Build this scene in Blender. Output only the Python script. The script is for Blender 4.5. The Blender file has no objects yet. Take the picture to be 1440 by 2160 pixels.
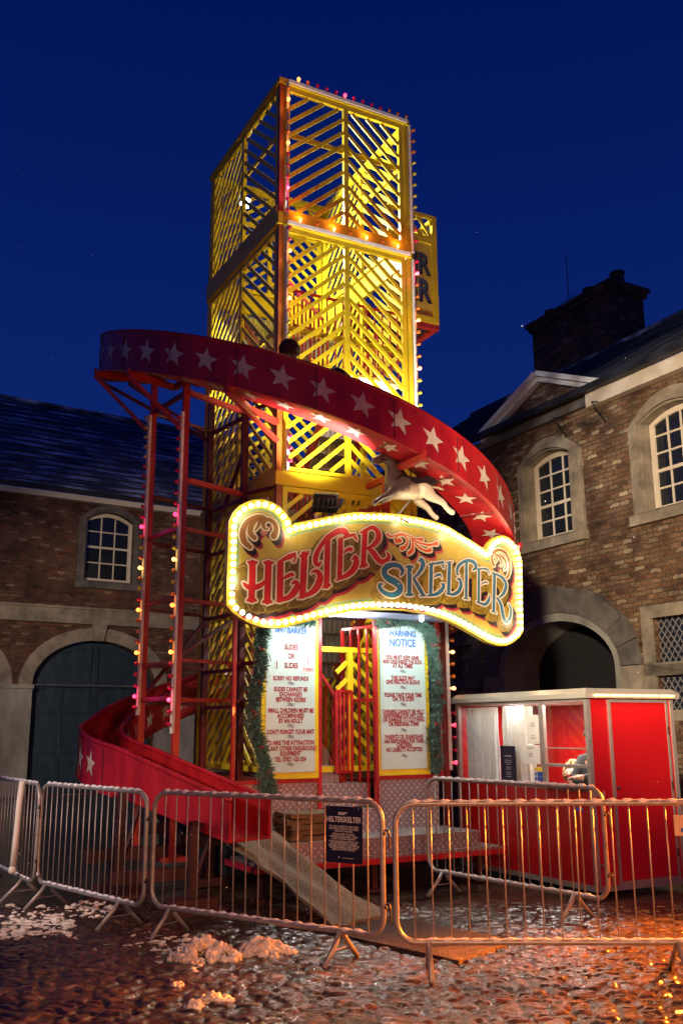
import bpy, bmesh, math, random
import numpy as np
from math import sin, cos, pi, radians, atan2, sqrt
from mathutils import Vector, Matrix
from mathutils.geometry import tessellate_polygon
random.seed(7); rng = np.random.default_rng(7)
S = bpy.context.scene
COL = S.collection

# ------------------------------------------------------------------ camera
F, PITCH, ROLL, EYE = 1985.0, radians(12.9), radians(.36), 1.6
cp, sp, cr, sr = cos(PITCH), sin(PITCH), cos(ROLL), sin(ROLL)
cam = bpy.data.objects.new('camera', bpy.data.cameras.new('camera')); COL.objects.link(cam)
_r, _u, _f = Vector((1, 0, 0)), Vector((0, -sp, cp)), Vector((0, cp, sp))
_R, _U = _r*cr - _u*sr, _r*sr + _u*cr
M = Matrix((_R, _U, -_f)).transposed().to_4x4(); M.translation = Vector((0, 0, EYE))
cam.matrix_world = M
cam.data.sensor_fit = 'VERTICAL'; cam.data.sensor_height = 36; cam.data.sensor_width = 24
cam.data.lens = F/2160*36; cam.data.clip_start = .1; cam.data.clip_end = 600
S.camera = cam
S.view_settings.view_transform = 'Standard'; S.view_settings.look = 'None'
S.view_settings.exposure = .18; S.view_settings.gamma = 1

# ------------------------------------------------------------------ world: blue dusk
W = bpy.data.worlds.new('World'); S.world = W; W.use_nodes = True
nt = W.node_tree; nt.nodes.clear()
o_ = nt.nodes.new('ShaderNodeOutputWorld'); bg = nt.nodes.new('ShaderNodeBackground')
tc_ = nt.nodes.new('ShaderNodeTexCoord'); sx = nt.nodes.new('ShaderNodeSeparateXYZ'); rp = nt.nodes.new('ShaderNodeValToRGB')
nt.links.new(tc_.outputs['Generated'], sx.inputs[0]); nt.links.new(sx.outputs['Z'], rp.inputs[0])
nt.links.new(rp.outputs[0], bg.inputs[0]); nt.links.new(bg.outputs[0], o_.inputs[0]); bg.inputs[1].default_value = 1.0
e = rp.color_ramp.elements
e[0].position = 0; e[0].color = (.006, .021, .14, 1)
e[1].position = 1; e[1].color = (.0003, .004, .06, 1)
k = rp.color_ramp.elements.new(.3); k.color = (.0030, .0150, .128, 1)
k = rp.color_ramp.elements.new(.66); k.color = (.0004, .0065, .082, 1)

# ------------------------------------------------------------------ pixel helpers (1440x2160 photo)
def ray(u, v):
    a = (u-720)/F; b = (1080-v)/F
    x = a*cr + b*sr; y = -a*sr + b*cr
    return Vector((x, cp - y*sp, sp + y*cp))
def atz(u, v, z):
    d = ray(u, v); return Vector((0, 0, EYE)) + d*((z-EYE)/d.z)
def vplane(u, v, P0, d):
    n = Vector((-d.y, d.x, 0)); r = ray(u, v); o = Vector((0, 0, EYE))
    return o + r*((Vector(P0)-o).dot(n)/r.dot(n))
AZ = radians(61.7)
E1 = Vector((sin(AZ), cos(AZ), 0)); E2 = Vector((-cos(AZ), sin(AZ), 0)); ROT = atan2(E1.y, E1.x)
C0 = Vector((-.73, 10.5, 0))
def loc(p): q = p-C0; return Vector((q.dot(E1), q.dot(E2), p.z))
def wld(a, b, z): return C0 + E1*a + E2*b + Vector((0, 0, z))
def tb(u, v, b): return loc(vplane(u, v, C0+E2*b, E1))      # point on the plane y=b of the tower frame

# ------------------------------------------------------------------ lamps
def lamp(name, kind, p, energy, color, size=.05, target=None, angle=60, blend=.5, parent=None):
    l = bpy.data.lights.new(name, kind); l.energy = energy; l.color = color
    if kind in ('POINT', 'SPOT'): l.shadow_soft_size = size
    if kind == 'SPOT': l.spot_size = radians(angle); l.spot_blend = blend
    if kind == 'AREA': l.shape = 'RECTANGLE'; l.size, l.size_y = size
    o = bpy.data.objects.new(name, l); COL.objects.link(o); o.location = p
    if target is not None: o.rotation_euler = (Vector(target)-Vector(p)).to_track_quat('-Z', 'Y').to_euler()
    return o
# unseen lights: warm fill added from front and left, an orange lamp to the right
lamp('front_fill_light', 'SPOT', (-1.5, -2.0, 4.6), 19000, (1, .81, .58), .3, (6.8, 15.5, 3.6), 32, .6)  # added spot standing in for the name board's light on the right building
lamp('front_fill_light', 'POINT', (-2.5, -3.0, 3.6), 230, (1, .70, .50), .3)  # broad warm fill, added to lift everything from the front
lamp('left_fill_light', 'SPOT', (-6.6, 7.5, 5.0), 5200, (1, .78, .62), .25, (-4.6, 24, 3.0), 44, .8)  # added spot that brightens the left building from out of view
lamp('orange_lamp_light', 'POINT', (4.3, 5.3, 1.9), 230, (1, .20, .03), .08)
lamp('orange_lamp_light', 'SPOT', (5.6, 9.8, 2.6), 19000, (1, .20, .012), .14, (2.0, 5.6, 0), 58, .7)
lamp('left_fill_light', 'SPOT', (-5.8, 5.5, 3.2), 800, (1, .80, .72), .2, (-2.2, 9.7, .5), 36, .8)  # added spot that brightens the lower slide from the left
lamp('orange_lamp_light', 'SPOT', (2.2, -1.5, 3.4), 1900, (1, .42, .17), .2, (.0, 6.0, -.6), 48, .5)

# ------------------------------------------------------------------ materials
MATS = {}
def nodes(name):
    m = bpy.data.materials.new(name); m.use_nodes = True; MATS[name] = m
    t = m.node_tree; b = t.nodes['Principled BSDF']; return m, t, b
def N(t, typ, **kw):
    n = t.nodes.new(typ)
    for k_, v_ in kw.items():
        if k_.startswith('i_'):
            n.inputs[k_[2:].replace('_', ' ')].default_value = v_
        else: setattr(n, k_, v_)
    return n
def mat(name, col, rough=.5, metal=0, var=.25, scale=6, bump=.15, bscale=40, coat=0, spec=.5, col2=None, stretch=(1, 1, 1)):
    m, t, b = nodes(name); L = t.links.new
    tc = N(t, 'ShaderNodeTexCoord'); mp = N(t, 'ShaderNodeMapping'); mp.inputs['Scale'].default_value = stretch
    L(tc.outputs['Object'], mp.inputs[0])
    n1 = N(t, 'ShaderNodeTexNoise', i_Scale=scale, i_Detail=6, i_Roughness=.65); L(mp.outputs[0], n1.inputs[0])
    r1 = N(t, 'ShaderNodeValToRGB'); L(n1.outputs[0], r1.inputs[0])
    c2 = col2 if col2 else tuple(c*(1-var) for c in col)
    r1.color_ramp.elements[0].position = .32; r1.color_ramp.elements[0].color = (*c2, 1)
    r1.color_ramp.elements[1].position = .66; r1.color_ramp.elements[1].color = (*col, 1)
    L(r1.outputs[0], b.inputs['Base Color'])
    n2 = N(t, 'ShaderNodeTexNoise', i_Scale=bscale, i_Detail=4); L(mp.outputs[0], n2.inputs[0])
    mr = N(t, 'ShaderNodeMapRange'); mr.inputs['To Min'].default_value = max(.03, rough*.75); mr.inputs['To Max'].default_value = min(1, rough*1.3)
    L(n1.outputs[0], mr.inputs[0]); L(mr.outputs[0], b.inputs['Roughness'])
    if bump:
        bp = N(t, 'ShaderNodeBump', i_Strength=bump, i_Distance=.01); L(n2.outputs[0], bp.inputs['Height']); L(bp.outputs[0], b.inputs['Normal'])
    b.inputs['Metallic'].default_value = metal; b.inputs['Coat Weight'].default_value = coat
    b.inputs['Specular IOR Level'].default_value = spec
    return m
def emit(name, col, strength, base=(.8, .8, .8)):
    m, t, b = nodes(name); b.inputs['Base Color'].default_value = (*base, 1)
    b.inputs['Emission Color'].default_value = (*col, 1); b.inputs['Emission Strength'].default_value = strength
    m.cycles.emission_sampling = 'NONE'; return m
RED = mat('red_paint', (.45, .012, .018), .36, var=.5, scale=5, bump=.14, bscale=14, coat=.08, stretch=(1, 1, .35))
DRED = mat('dark_red_steel', (.15, .012, .012), .45, var=.4, scale=5, bump=.2)
STEELRED = mat('red_steel', (.42, .03, .018), .4, var=.4, scale=5, bump=.15)
YEL = mat('yellow_paint', (.74, .57, .012), .42, var=.22, scale=2.5, bump=.2, bscale=25)
YELP = mat('yellow_panel_paint', (.62, .46, .06), .45, var=.2, scale=3)
WHITE = mat('white_paint', (.75, .72, .66), .5, var=.2, scale=8)
STARP = mat('star_paint', (.62, .50, .40), .5, var=.3, scale=14, bump=.1)
BLK = mat('black_plastic', (.012, .012, .014), .4, var=.3)
DARK = mat('dark_metal', (.03, .028, .028), .5, metal=.3, var=.4)
GALV = mat('galvanised_steel', (.36, .34, .32), .40, metal=.45, var=.35, scale=18, bump=.25, bscale=70)
ALU = mat('aluminium_trim', (.42, .39, .35), .35, metal=.6, var=.25, scale=12)
SNOW = mat('snow', (.78, .76, .76), .6, var=.18, scale=30, bump=.8, bscale=60)
SNOWD = mat('dirty_snow', (.85, .80, .74), .55, var=.45, scale=14, bump=1, bscale=45, col2=(.42, .33, .26))
STONE = mat('sandstone', (.30, .245, .17), .8, var=.5, scale=2.2, bump=.5, bscale=30, col2=(.10, .085, .065))
DSTONE = mat('sooty_sandstone', (.14, .12, .10), .8, var=.5, scale=3, bump=.5, bscale=30, col2=(.05, .045, .04))
PLASTER = mat('weathered_plaster', (.27, .26, .22), .85, var=.5, scale=1.6, bump=.4, bscale=18, col2=(.13, .12, .10), stretch=(1, 1, .5))
WOODW = mat('cream_joinery', (.62, .53, .40), .5, var=.15, scale=6)
DOORB = mat('dark_blue_door_paint', (.015, .036, .058), .45, var=.5, scale=3, bump=.3, stretch=(3, 3, .6))
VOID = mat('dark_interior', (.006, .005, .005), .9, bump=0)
COIR = mat('coir_mat', (.20, .13, .06), .9, var=.5, scale=30, bump=1, bscale=90, col2=(.08, .05, .02))
GREEN = mat('fir_needles', (.12, .24, .18), .6, var=.6, scale=25, bump=0)
BERRY = mat('red_berry', (.4, .02, .02), .3)
PAPER = mat('paper', (.72, .68, .60), .7, var=.1, bump=.05)
SKIN = mat('skin', (.50, .27, .19), .5, var=.15, scale=20, bump=.1)
CLOTH = mat('dark_jacket', (.018, .018, .022), .8, var=.4, scale=30, bump=.5, bscale=120)
HAT = mat('maroon_knit', (.06, .008, .010), .9, var=.4, scale=40, bump=.8, bscale=140)
BLOND = mat('blonde_hair', (.45, .30, .14), .6, var=.4, scale=60, stretch=(1, 1, .15))
DHAIR = mat('dark_hair', (.04, .025, .015), .6, var=.4, scale=60)
PINKC = mat('pink_fabric', (.45, .16, .20), .8)
HORSE = mat('cream_carousel_paint', (.62, .53, .36), .35, var=.3, scale=5, coat=.4, col2=(.45, .37, .24))
def two_tone():
    m, t, b = nodes('two_tone_carousel_paint'); L = t.links.new; tc = N(t, 'ShaderNodeTexCoord'); d = N(t, 'ShaderNodeVectorMath', operation='DOT_PRODUCT'); L(tc.outputs['Object'], d.inputs[0]); d.inputs[1].default_value = (-.9, 0, 1.3)
    nz = N(t, 'ShaderNodeTexNoise', i_Scale=9, i_Detail=5); L(tc.outputs['Object'], nz.inputs[0]); ma = N(t, 'ShaderNodeMath', operation='MULTIPLY_ADD'); L(nz.outputs[0], ma.inputs[0]); ma.inputs[1].default_value = .16; L(d.outputs['Value'], ma.inputs[2])
    r = N(t, 'ShaderNodeValToRGB'); L(ma.outputs[0], r.inputs[0]); r.color_ramp.elements[0].position = .08; r.color_ramp.elements[0].color = (.66, .58, .42, 1); r.color_ramp.elements[1].position = .17; r.color_ramp.elements[1].color = (.12, .09, .08, 1)
    L(r.outputs[0], b.inputs['Base Color']); b.inputs['Roughness'].default_value = .35; return m
HORSE2 = two_tone()
HORSED = mat('taupe_carousel_paint', (.20, .15, .13), .35, var=.4, scale=5, coat=.4)
TXR = mat('lettering_maroon', (.33, .02, .03), .5, bump=0)
TXB = mat('lettering_blue', (.03, .16, .55), .4, bump=0)
TXG = mat('lettering_shadow', (.22, .22, .22), .5, bump=0)
TXW = mat('lettering_white', (.62, .62, .60), .6, bump=0)
TXK = mat('lettering_dark', (.05, .05, .06), .6, bump=0)
DKBOARD = mat('dark_board', (.012, .012, .028), .4, var=.3, bump=.05)
CURT = mat('net_curtain', (.72, .68, .62), .8, var=.2, scale=5, bump=.3)
for nm, c_ in (('label_yellow', (.75, .55, .03)), ('label_blue', (.03, .09, .40)), ('label_red', (.5, .03, .03)), ('label_beige', (.5, .36, .24)), ('soffit_blue', (.32, .40, .62))):
    mat(nm, c_, .4, var=.1, bump=.03)
BOARD = mat('notice_panel', (.50, .66, .58), .25, var=.1, scale=2, bump=.02, coat=.5)
# glossy glass over a dark room
m, t, b = nodes('window_glass'); b.inputs['Base Color'].default_value = (.012, .014, .02, 1); b.inputs['Roughness'].default_value = .05
_n = N(t, 'ShaderNodeTexNoise', i_Scale=2.5); _bp = N(t, 'ShaderNodeBump', i_Strength=.12, i_Distance=.05); t.links.new(_n.outputs[0], _bp.inputs['Height']); t.links.new(_bp.outputs[0], b.inputs['Normal'])
GLASS = m
m, t, b = nodes('clear_glass'); t.nodes.remove(b)
gl = N(t, 'ShaderNodeBsdfGlossy'); gl.inputs['Roughness'].default_value = .03; tr = N(t, 'ShaderNodeBsdfTransparent'); mx = N(t, 'ShaderNodeMixShader'); mx.inputs[0].default_value = .07
t.links.new(tr.outputs[0], mx.inputs[1]); t.links.new(gl.outputs[0], mx.inputs[2]); t.links.new(mx.outputs[0], t.nodes['Material Output'].inputs[0]); CGLASS = m

def brick(name, c1, c2, c3, mortar, dark=1.0):
    m, t, b = nodes(name); L = t.links.new
    tc = N(t, 'ShaderNodeTexCoord'); sp_ = N(t, 'ShaderNodeSeparateXYZ'); cb = N(t, 'ShaderNodeCombineXYZ'); ad = N(t, 'ShaderNodeMath', operation='ADD')
    L(tc.outputs['Object'], sp_.inputs[0]); L(sp_.outputs['X'], ad.inputs[0]); L(sp_.outputs['Y'], ad.inputs[1]); L(ad.outputs[0], cb.inputs['X']); L(sp_.outputs['Z'], cb.inputs['Y'])
    nz = N(t, 'ShaderNodeTexNoise', i_Scale=9, i_Detail=3); L(tc.outputs['Object'], nz.inputs[0])
    mxv = N(t, 'ShaderNodeVectorMath', operation='MULTIPLY_ADD'); mxv.inputs[1].default_value = (.075, .06, 0)
    L(nz.outputs['Color'], mxv.inputs[0]); L(cb.outputs[0], mxv.inputs[2])
    br = N(t, 'ShaderNodeTexBrick', i_Scale=1.0); br.offset = .5
    br.inputs['Brick Width'].default_value = .235; br.inputs['Row Height'].default_value = .086; br.inputs['Mortar Size'].default_value = .011; br.inputs['Mortar Smooth'].default_value = .35
    br.inputs['Color1'].default_value = (0, 0, 0, 1); br.inputs['Color2'].default_value = (1, 1, 1, 1); br.inputs['Mortar'].default_value = (.5, .5, .5, 1)
    L(mxv.outputs[0], br.inputs['Vector'])
    rp = N(t, 'ShaderNodeValToRGB'); L(br.outputs['Color'], rp.inputs[0]); el = rp.color_ramp.elements
    el[0].color = (*c1, 1); el[1].color = (*c3, 1); k = el.new(.45); k.color = (*c2, 1); k = el.new(.75); k.color = (*[x*.55 for x in c1], 1)
    n2 = N(t, 'ShaderNodeTexNoise', i_Scale=1.1, i_Detail=7, i_Roughness=.7); L(tc.outputs['Object'], n2.inputs[0])
    r2 = N(t, 'ShaderNodeValToRGB'); L(n2.outputs[0], r2.inputs[0]); r2.color_ramp.elements[0].position = .35; r2.color_ramp.elements[0].color = (.26, .24, .24, 1); r2.color_ramp.elements[1].position = .62; r2.color_ramp.elements[1].color = (1.1, 1.05, 1, 1)
    n3 = N(t, 'ShaderNodeTexNoise', i_Scale=28, i_Detail=5, i_Roughness=.7); L(tc.outputs['Object'], n3.inputs[0])
    r3 = N(t, 'ShaderNodeValToRGB'); L(n3.outputs[0], r3.inputs[0]); r3.color_ramp.elements[0].position = .35; r3.color_ramp.elements[0].color = (.45, .45, .45, 1); r3.color_ramp.elements[1].position = .7; r3.color_ramp.elements[1].color = (1.35, 1.3, 1.2, 1)
    mm = N(t, 'ShaderNodeMix', data_type='RGBA'); L(br.outputs['Fac'], mm.inputs[0]); L(rp.outputs[0], mm.inputs[6]); mm.inputs[7].default_value = (*mortar, 1)
    m1 = N(t, 'ShaderNodeMix', data_type='RGBA', blend_type='MULTIPLY'); m1.inputs[0].default_value = 1; L(mm.outputs[2], m1.inputs[6]); L(r2.outputs[0], m1.inputs[7])
    m2 = N(t, 'ShaderNodeMix', data_type='RGBA', blend_type='MULTIPLY'); m2.inputs[0].default_value = 1; L(m1.outputs[2], m2.inputs[6]); L(r3.outputs[0], m2.inputs[7])
    L(m2.outputs[2], b.inputs['Base Color']); b.inputs['Roughness'].default_value = .82; b.inputs['Specular IOR Level'].default_value = .3
    inv = N(t, 'ShaderNodeMath', operation='SUBTRACT'); inv.inputs[0].default_value = 1; L(br.outputs['Fac'], inv.inputs[1])
    ma = N(t, 'ShaderNodeMath', operation='MULTIPLY_ADD'); L(n3.outputs[0], ma.inputs[0]); ma.inputs[1].default_value = .8; L(inv.outputs[0], ma.inputs[2])
    bp = N(t, 'ShaderNodeBump', i_Strength=1, i_Distance=.035); L(ma.outputs[0], bp.inputs['Height']); L(bp.outputs[0], b.inputs['Normal'])
    return m
BRR = brick('warm_brick', (.20, .095, .05), (.30, .19, .11), (.55, .44, .29), (.15, .12, .09))
BRL = brick('red_brown_brick', (.24, .08, .05), (.18, .09, .06), (.38, .24, .16), (.13, .11, .09))
def slate(name):
    m, t, b = nodes(name); L = t.links.new
    tc = N(t, 'ShaderNodeTexCoord'); mp = N(t, 'ShaderNodeMapping'); mp.inputs['Scale'].default_value = (.55, 1.6, 1.6); L(tc.outputs['Object'], mp.inputs[0])
    n1 = N(t, 'ShaderNodeTexNoise', i_Scale=1.6, i_Detail=8, i_Roughness=.72); L(mp.outputs[0], n1.inputs[0])
    rp = N(t, 'ShaderNodeValToRGB'); L(n1.outputs[0], rp.inputs[0]); el = rp.color_ramp.elements
    el[0].position = .44; el[0].color = (.05, .055, .075, 1); el[1].position = .60; el[1].color = (.72, .76, .85, 1)
    k = el.new(.52); k.color = (.18, .19, .24, 1)
    L(rp.outputs[0], b.inputs['Base Color']); b.inputs['Roughness'].default_value = .55
    n2 = N(t, 'ShaderNodeTexNoise', i_Scale=25); L(tc.outputs['Object'], n2.inputs[0]); bp = N(t, 'ShaderNodeBump', i_Strength=.5, i_Distance=.02); L(n2.outputs[0], bp.inputs['Height']); L(bp.outputs[0], b.inputs['Normal'])
    return m
SLATE = slate('snow_dusted_slate')
def checker(name, col, ax='XZ', metal=.75):
    """five-bar tread plate: short raised lozenges alternating direction"""
    m, t, b = nodes(name); L = t.links.new
    tc = N(t, 'ShaderNodeTexCoord'); s_ = N(t, 'ShaderNodeSeparateXYZ'); L(tc.outputs['Object'], s_.inputs[0])
    def cell(off, sgn):
        cb = N(t, 'ShaderNodeCombineXYZ'); L(s_.outputs[ax[0]], cb.inputs[0]); L(s_.outputs[ax[1]], cb.inputs[1])
        mp = N(t, 'ShaderNodeVectorMath', operation='MULTIPLY_ADD'); mp.inputs[1].default_value = (1/.075, 1/.075, 0); mp.inputs[2].default_value = (off, off*0, 0) if 0 else (off, off, 0); L(cb.outputs[0], mp.inputs[0])
        fr = N(t, 'ShaderNodeVectorMath', operation='FRACTION'); L(mp.outputs[0], fr.inputs[0])
        sb = N(t, 'ShaderNodeVectorMath', operation='SUBTRACT'); L(fr.outputs[0], sb.inputs[0]); sb.inputs[1].default_value = (.5, .5, 0)
        q = N(t, 'ShaderNodeSeparateXYZ'); L(sb.outputs[0], q.inputs[0])
        p_ = N(t, 'ShaderNodeMath', operation='ADD'); m_ = N(t, 'ShaderNodeMath', operation='SUBTRACT')
        for n_ in (p_, m_): L(q.outputs[0], n_.inputs[0]); L(q.outputs[1], n_.inputs[1])
        a_, c_ = (p_, m_) if sgn > 0 else (m_, p_)
        f1 = N(t, 'ShaderNodeMath', operation='MULTIPLY'); f1.inputs[1].default_value = 2.4; L(a_.outputs[0], f1.inputs[0])
        f2 = N(t, 'ShaderNodeMath', operation='MULTIPLY'); f2.inputs[1].default_value = 6.5; L(c_.outputs[0], f2.inputs[0])
        s1 = N(t, 'ShaderNodeMath', operation='POWER'); s1.inputs[1].default_value = 2; L(f1.outputs[0], s1.inputs[0])
        s2 = N(t, 'ShaderNodeMath', operation='POWER'); s2.inputs[1].default_value = 2; L(f2.outputs[0], s2.inputs[0])
        ss = N(t, 'ShaderNodeMath', operation='ADD'); L(s1.outputs[0], ss.inputs[0]); L(s2.outputs[0], ss.inputs[1])
        mr = N(t, 'ShaderNodeMapRange'); mr.inputs[1].default_value = .7; mr.inputs[2].default_value = 1.2; mr.inputs[3].default_value = 1; mr.inputs[4].default_value = 0; L(ss.outputs[0], mr.inputs[0])
        return mr
    a_, c_ = cell(0, 1), cell(.5, -1)
    mxn = N(t, 'ShaderNodeMath', operation='MAXIMUM'); L(a_.outputs[0], mxn.inputs[0]); L(c_.outputs[0], mxn.inputs[1])
    bp = N(t, 'ShaderNodeBump', i_Strength=.9, i_Distance=.006); L(mxn.outputs[0], bp.inputs['Height']); L(bp.outputs[0], b.inputs['Normal'])
    mm = N(t, 'ShaderNodeMix', data_type='RGBA'); L(mxn.outputs[0], mm.inputs[0]); mm.inputs[6].default_value = (*[c*.5 for c in col], 1); mm.inputs[7].default_value = (*col, 1)
    L(mm.outputs[2], b.inputs['Base Color']); b.inputs['Metallic'].default_value = metal; b.inputs['Roughness'].default_value = .42
    return m
CHK = checker('tread_plate', (.55, .53, .56)); CHKT = checker('tread_plate_flat', (.55, .53, .52), 'XY')
# painted artwork carried as a colour attribute
def attrmat(name, rough=.4, coat=.3, bump=.05):
    m, t, b = nodes(name); at = N(t, 'ShaderNodeVertexColor'); at.layer_name = 'Col'
    n = N(t, 'ShaderNodeTexNoise', i_Scale=14, i_Detail=5); tc = N(t, 'ShaderNodeTexCoord'); t.links.new(tc.outputs['Object'], n.inputs[0])
    r = N(t, 'ShaderNodeMapRange'); r.inputs[3].default_value = .8; r.inputs[4].default_value = 1.12; t.links.new(n.outputs[0], r.inputs[0])
    mu = N(t, 'ShaderNodeVectorMath', operation='SCALE'); t.links.new(at.outputs[0], mu.inputs[0]); t.links.new(r.outputs[0], mu.inputs['Scale'])
    t.links.new(mu.outputs[0], b.inputs['Base Color']); b.inputs['Roughness'].default_value = rough; b.inputs['Coat Weight'].default_value = coat*.3
    return m
ART = attrmat('painted_artwork')

# ------------------------------------------------------------------ object helpers
def tag(o, label=None, cat=None, group=None, kind=None):
    if label: o['label'] = label
    if cat: o['category'] = cat
    if group: o['group'] = group
    if kind: o['kind'] = kind
    return o
def thing(name, p, rz=0, label=None, cat=None, group=None):
    o = bpy.data.objects.new(name, None); COL.objects.link(o); o.location = p; o.rotation_euler = (0, 0, rz); o.empty_display_size = .2
    return tag(o, label, cat, group)
class MB:
    def __init__(s): s.v = []; s.f = []; s.m = []; s.mi = 0
    def add(s, vs, fs):
        n = len(s.v); s.v += [tuple(v) for v in vs]; s.f += [tuple(i+n for i in f) for f in fs]; s.m += [s.mi]*len(fs); return s
    def box(s, x0, x1, y0, y1, z0, z1):
        return s.add([(x, y, z) for x in (x0, x1) for y in (y0, y1) for z in (z0, z1)], [(0, 1, 3, 2), (4, 6, 7, 5), (0, 4, 5, 1), (2, 3, 7, 6), (0, 2, 6, 4), (1, 5, 7, 3)])
    def beam(s, p, q, w, h, up=(0, 0, 1)):
        p, q = Vector(p), Vector(q); d = (q-p).normalized(); up = Vector(up)
        if abs(d.dot(up)) > .98: up = Vector((1, 0, 0))
        x = d.cross(up).normalized(); y = x.cross(d)
        vs = [c + x*i*w/2 + y*j*h/2 for c in (p, q) for i in (-1, 1) for j in (-1, 1)]
        return s.add(vs, [(0, 1, 3, 2), (4, 6, 7, 5), (0, 4, 5, 1), (2, 3, 7, 6), (0, 2, 6, 4), (1, 5, 7, 3)])
    def tube(s, pts, r, n=8, closed=False, cap=True):
        pts = [Vector(p) for p in pts]; m = len(pts); R_ = r if hasattr(r, '__len__') else [r]*m; rings = []; prev = None
        for i in range(m):
            a = pts[(i-1) % m] if closed or i > 0 else pts[i]; b_ = pts[(i+1) % m] if closed or i < m-1 else pts[i]
            d = (b_-a).normalized()
            x = (prev - d*prev.dot(d)) if prev is not None else (Vector((0, 0, 1)).cross(d) if abs(d.z) < .9 else Vector((1, 0, 0)).cross(d))
            x.normalize(); prev = x; y = d.cross(x); rings.append([pts[i] + (x*cos(2*pi*k/n)+y*sin(2*pi*k/n))*R_[i] for k in range(n)])
        vs = [v for rg in rings for v in rg]; fs = []
        for i in range(m if closed else m-1):
            for k in range(n): a, b_ = i*n, ((i+1) % m)*n; fs.append((a+k, a+(k+1) % n, b_+(k+1) % n, b_+k))
        if cap and not closed: fs += [tuple(range(n))[::-1], tuple((m-1)*n+k for k in range(n))]
        return s.add(vs, fs)
    def sphere(s, c, r, n=10, m=6, sc=(1, 1, 1)):
        vs = [(c[0], c[1], c[2]+r*sc[2])]
        for j in range(1, m):
            for i in range(n): a, b_ = 2*pi*i/n, pi*j/m; vs.append((c[0]+r*sc[0]*sin(b_)*cos(a), c[1]+r*sc[1]*sin(b_)*sin(a), c[2]+r*sc[2]*cos(b_)))
        vs.append((c[0], c[1], c[2]-r*sc[2])); fs = [(0, 1+i, 1+(i+1) % n) for i in range(n)]
        for j in range(m-2):
            for i in range(n): a = 1+j*n; fs.append((a+i, a+n+i, a+n+(i+1) % n, a+(i+1) % n))
        a = 1+(m-2)*n; fs += [(a+i, len(vs)-1, a+(i+1) % n) for i in range(n)]
        return s.add(vs, fs)
    def prism(s, poly, y0, y1, holes=()):
        """polygon in x,z extruded from y0 to y1"""
        loops = [list(poly)] + [list(h) for h in holes]
        tri = tessellate_polygon([[Vector((x, z, 0)) for x, z in L] for L in loops])
        flat = [p for L in loops for p in L]; n = len(flat)
        vs = [(x, y0, z) for x, z in flat] + [(x, y1, z) for x, z in flat]
        fs = [tuple(t_) for t_ in tri] + [tuple(i+n for i in t_)[::-1] for t_ in tri]; k = 0
        for L in loops:
            m = len(L)
            for i in range(m): a, b_ = k+i, k+(i+1) % m; fs.append((a, b_, b_+n, a+n))
            k += m
        return s.add(vs, fs)
    def build(s, name, mats, parent=None, smooth=False, bevel=0):
        me = bpy.data.meshes.new(name); me.from_pydata(s.v, [], s.f)
        for m_ in (mats if isinstance(mats, (list, tuple)) else [mats]): me.materials.append(m_)
        if any(s.m): me.polygons.foreach_set('material_index', s.m)
        bm = bmesh.new(); bm.from_mesh(me); bmesh.ops.recalc_face_normals(bm, faces=bm.faces); bm.to_mesh(me); bm.free()
        if smooth: me.polygons.foreach_set('use_smooth', [True]*len(me.polygons))
        me.update()
        o = bpy.data.objects.new(name, me); COL.objects.link(o)
        if parent: o.parent = parent
        if bevel:
            b_ = o.modifiers.new('bevel', 'BEVEL'); b_.width = bevel; b_.segments = 2; b_.limit_method = 'ANGLE'
        return o
def copy(o, parent=None, **kw):
    c = o.copy(); COL.objects.link(c); c.parent = parent
    for k_, v_ in kw.items(): setattr(c, k_, v_)
    return c
def copy_tree(o, parent=None):
    c = copy(o, parent)
    for ch in list(o.children): copy_tree(ch, c)
    return c
def text(mb, body, size, fx, sx_=1.0, bold=0.0, align='CENTER', space=1.0):
    cu = bpy.data.curves.new('t', 'FONT'); cu.body = body; cu.size = size; cu.align_x = align; cu.offset = bold; cu.space_character = space; cu.resolution_u = 3
    ob = bpy.data.objects.new('t', cu); me = bpy.data.meshes.new_from_object(ob)
    vs = [fx(v.co.x*sx_, v.co.y) for v in me.vertices]; mb.add(vs, [tuple(p.vertices) for p in me.polygons])
    bpy.data.objects.remove(ob); bpy.data.meshes.remove(me); bpy.data.curves.remove(cu)
def cat(pts, n=6):
    """Catmull-Rom through points of any dimension"""
    P_ = [np.array(p, float) for p in pts]; P_ = [2*P_[0]-P_[1]] + P_ + [2*P_[-1]-P_[-2]]; out = []
    for i in range(1, len(P_)-2):
        a, b_, c, d = P_[i-1:i+3]
        for k_ in range(n):
            t_ = k_/n; out.append(.5*((2*b_)+(-a+c)*t_+(2*a-5*b_+4*c-d)*t_*t_+(-a+3*b_-3*c+d)*t_**3))
    out.append(P_[-2]); return out
def skin(name, chains, m, parent=None, levels=2, root=0):
    """one continuous body grown over a skeleton: chains of (x,y,z,r); points that coincide are joined"""
    bm = bmesh.new(); lay = bm.verts.layers.skin.verify(); d = {}
    def vert(p):
        k_ = tuple(round(c, 4) for c in p[:3])
        if k_ not in d:
            v = bm.verts.new(p[:3]); v[lay].radius = (p[3], p[4] if len(p) > 4 else p[3]); v[lay].use_root = (len(d) == root); d[k_] = v
        return d[k_]
    for ch in chains:
        vs = [vert(p) for p in ch]
        for a, b_ in zip(vs, vs[1:]):
            if a is not b_ and not bm.edges.get((a, b_)): bm.edges.new((a, b_))
    me = bpy.data.meshes.new(name); bm.to_mesh(me); bm.free(); me.materials.append(m)
    o = bpy.data.objects.new(name, me); COL.objects.link(o); o.parent = parent
    s_ = o.modifiers.new('skin', 'SKIN'); s_.use_smooth_shade = True
    u_ = o.modifiers.new('sub', 'SUBSURF'); u_.levels = u_.render_levels = levels
    return o
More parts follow.
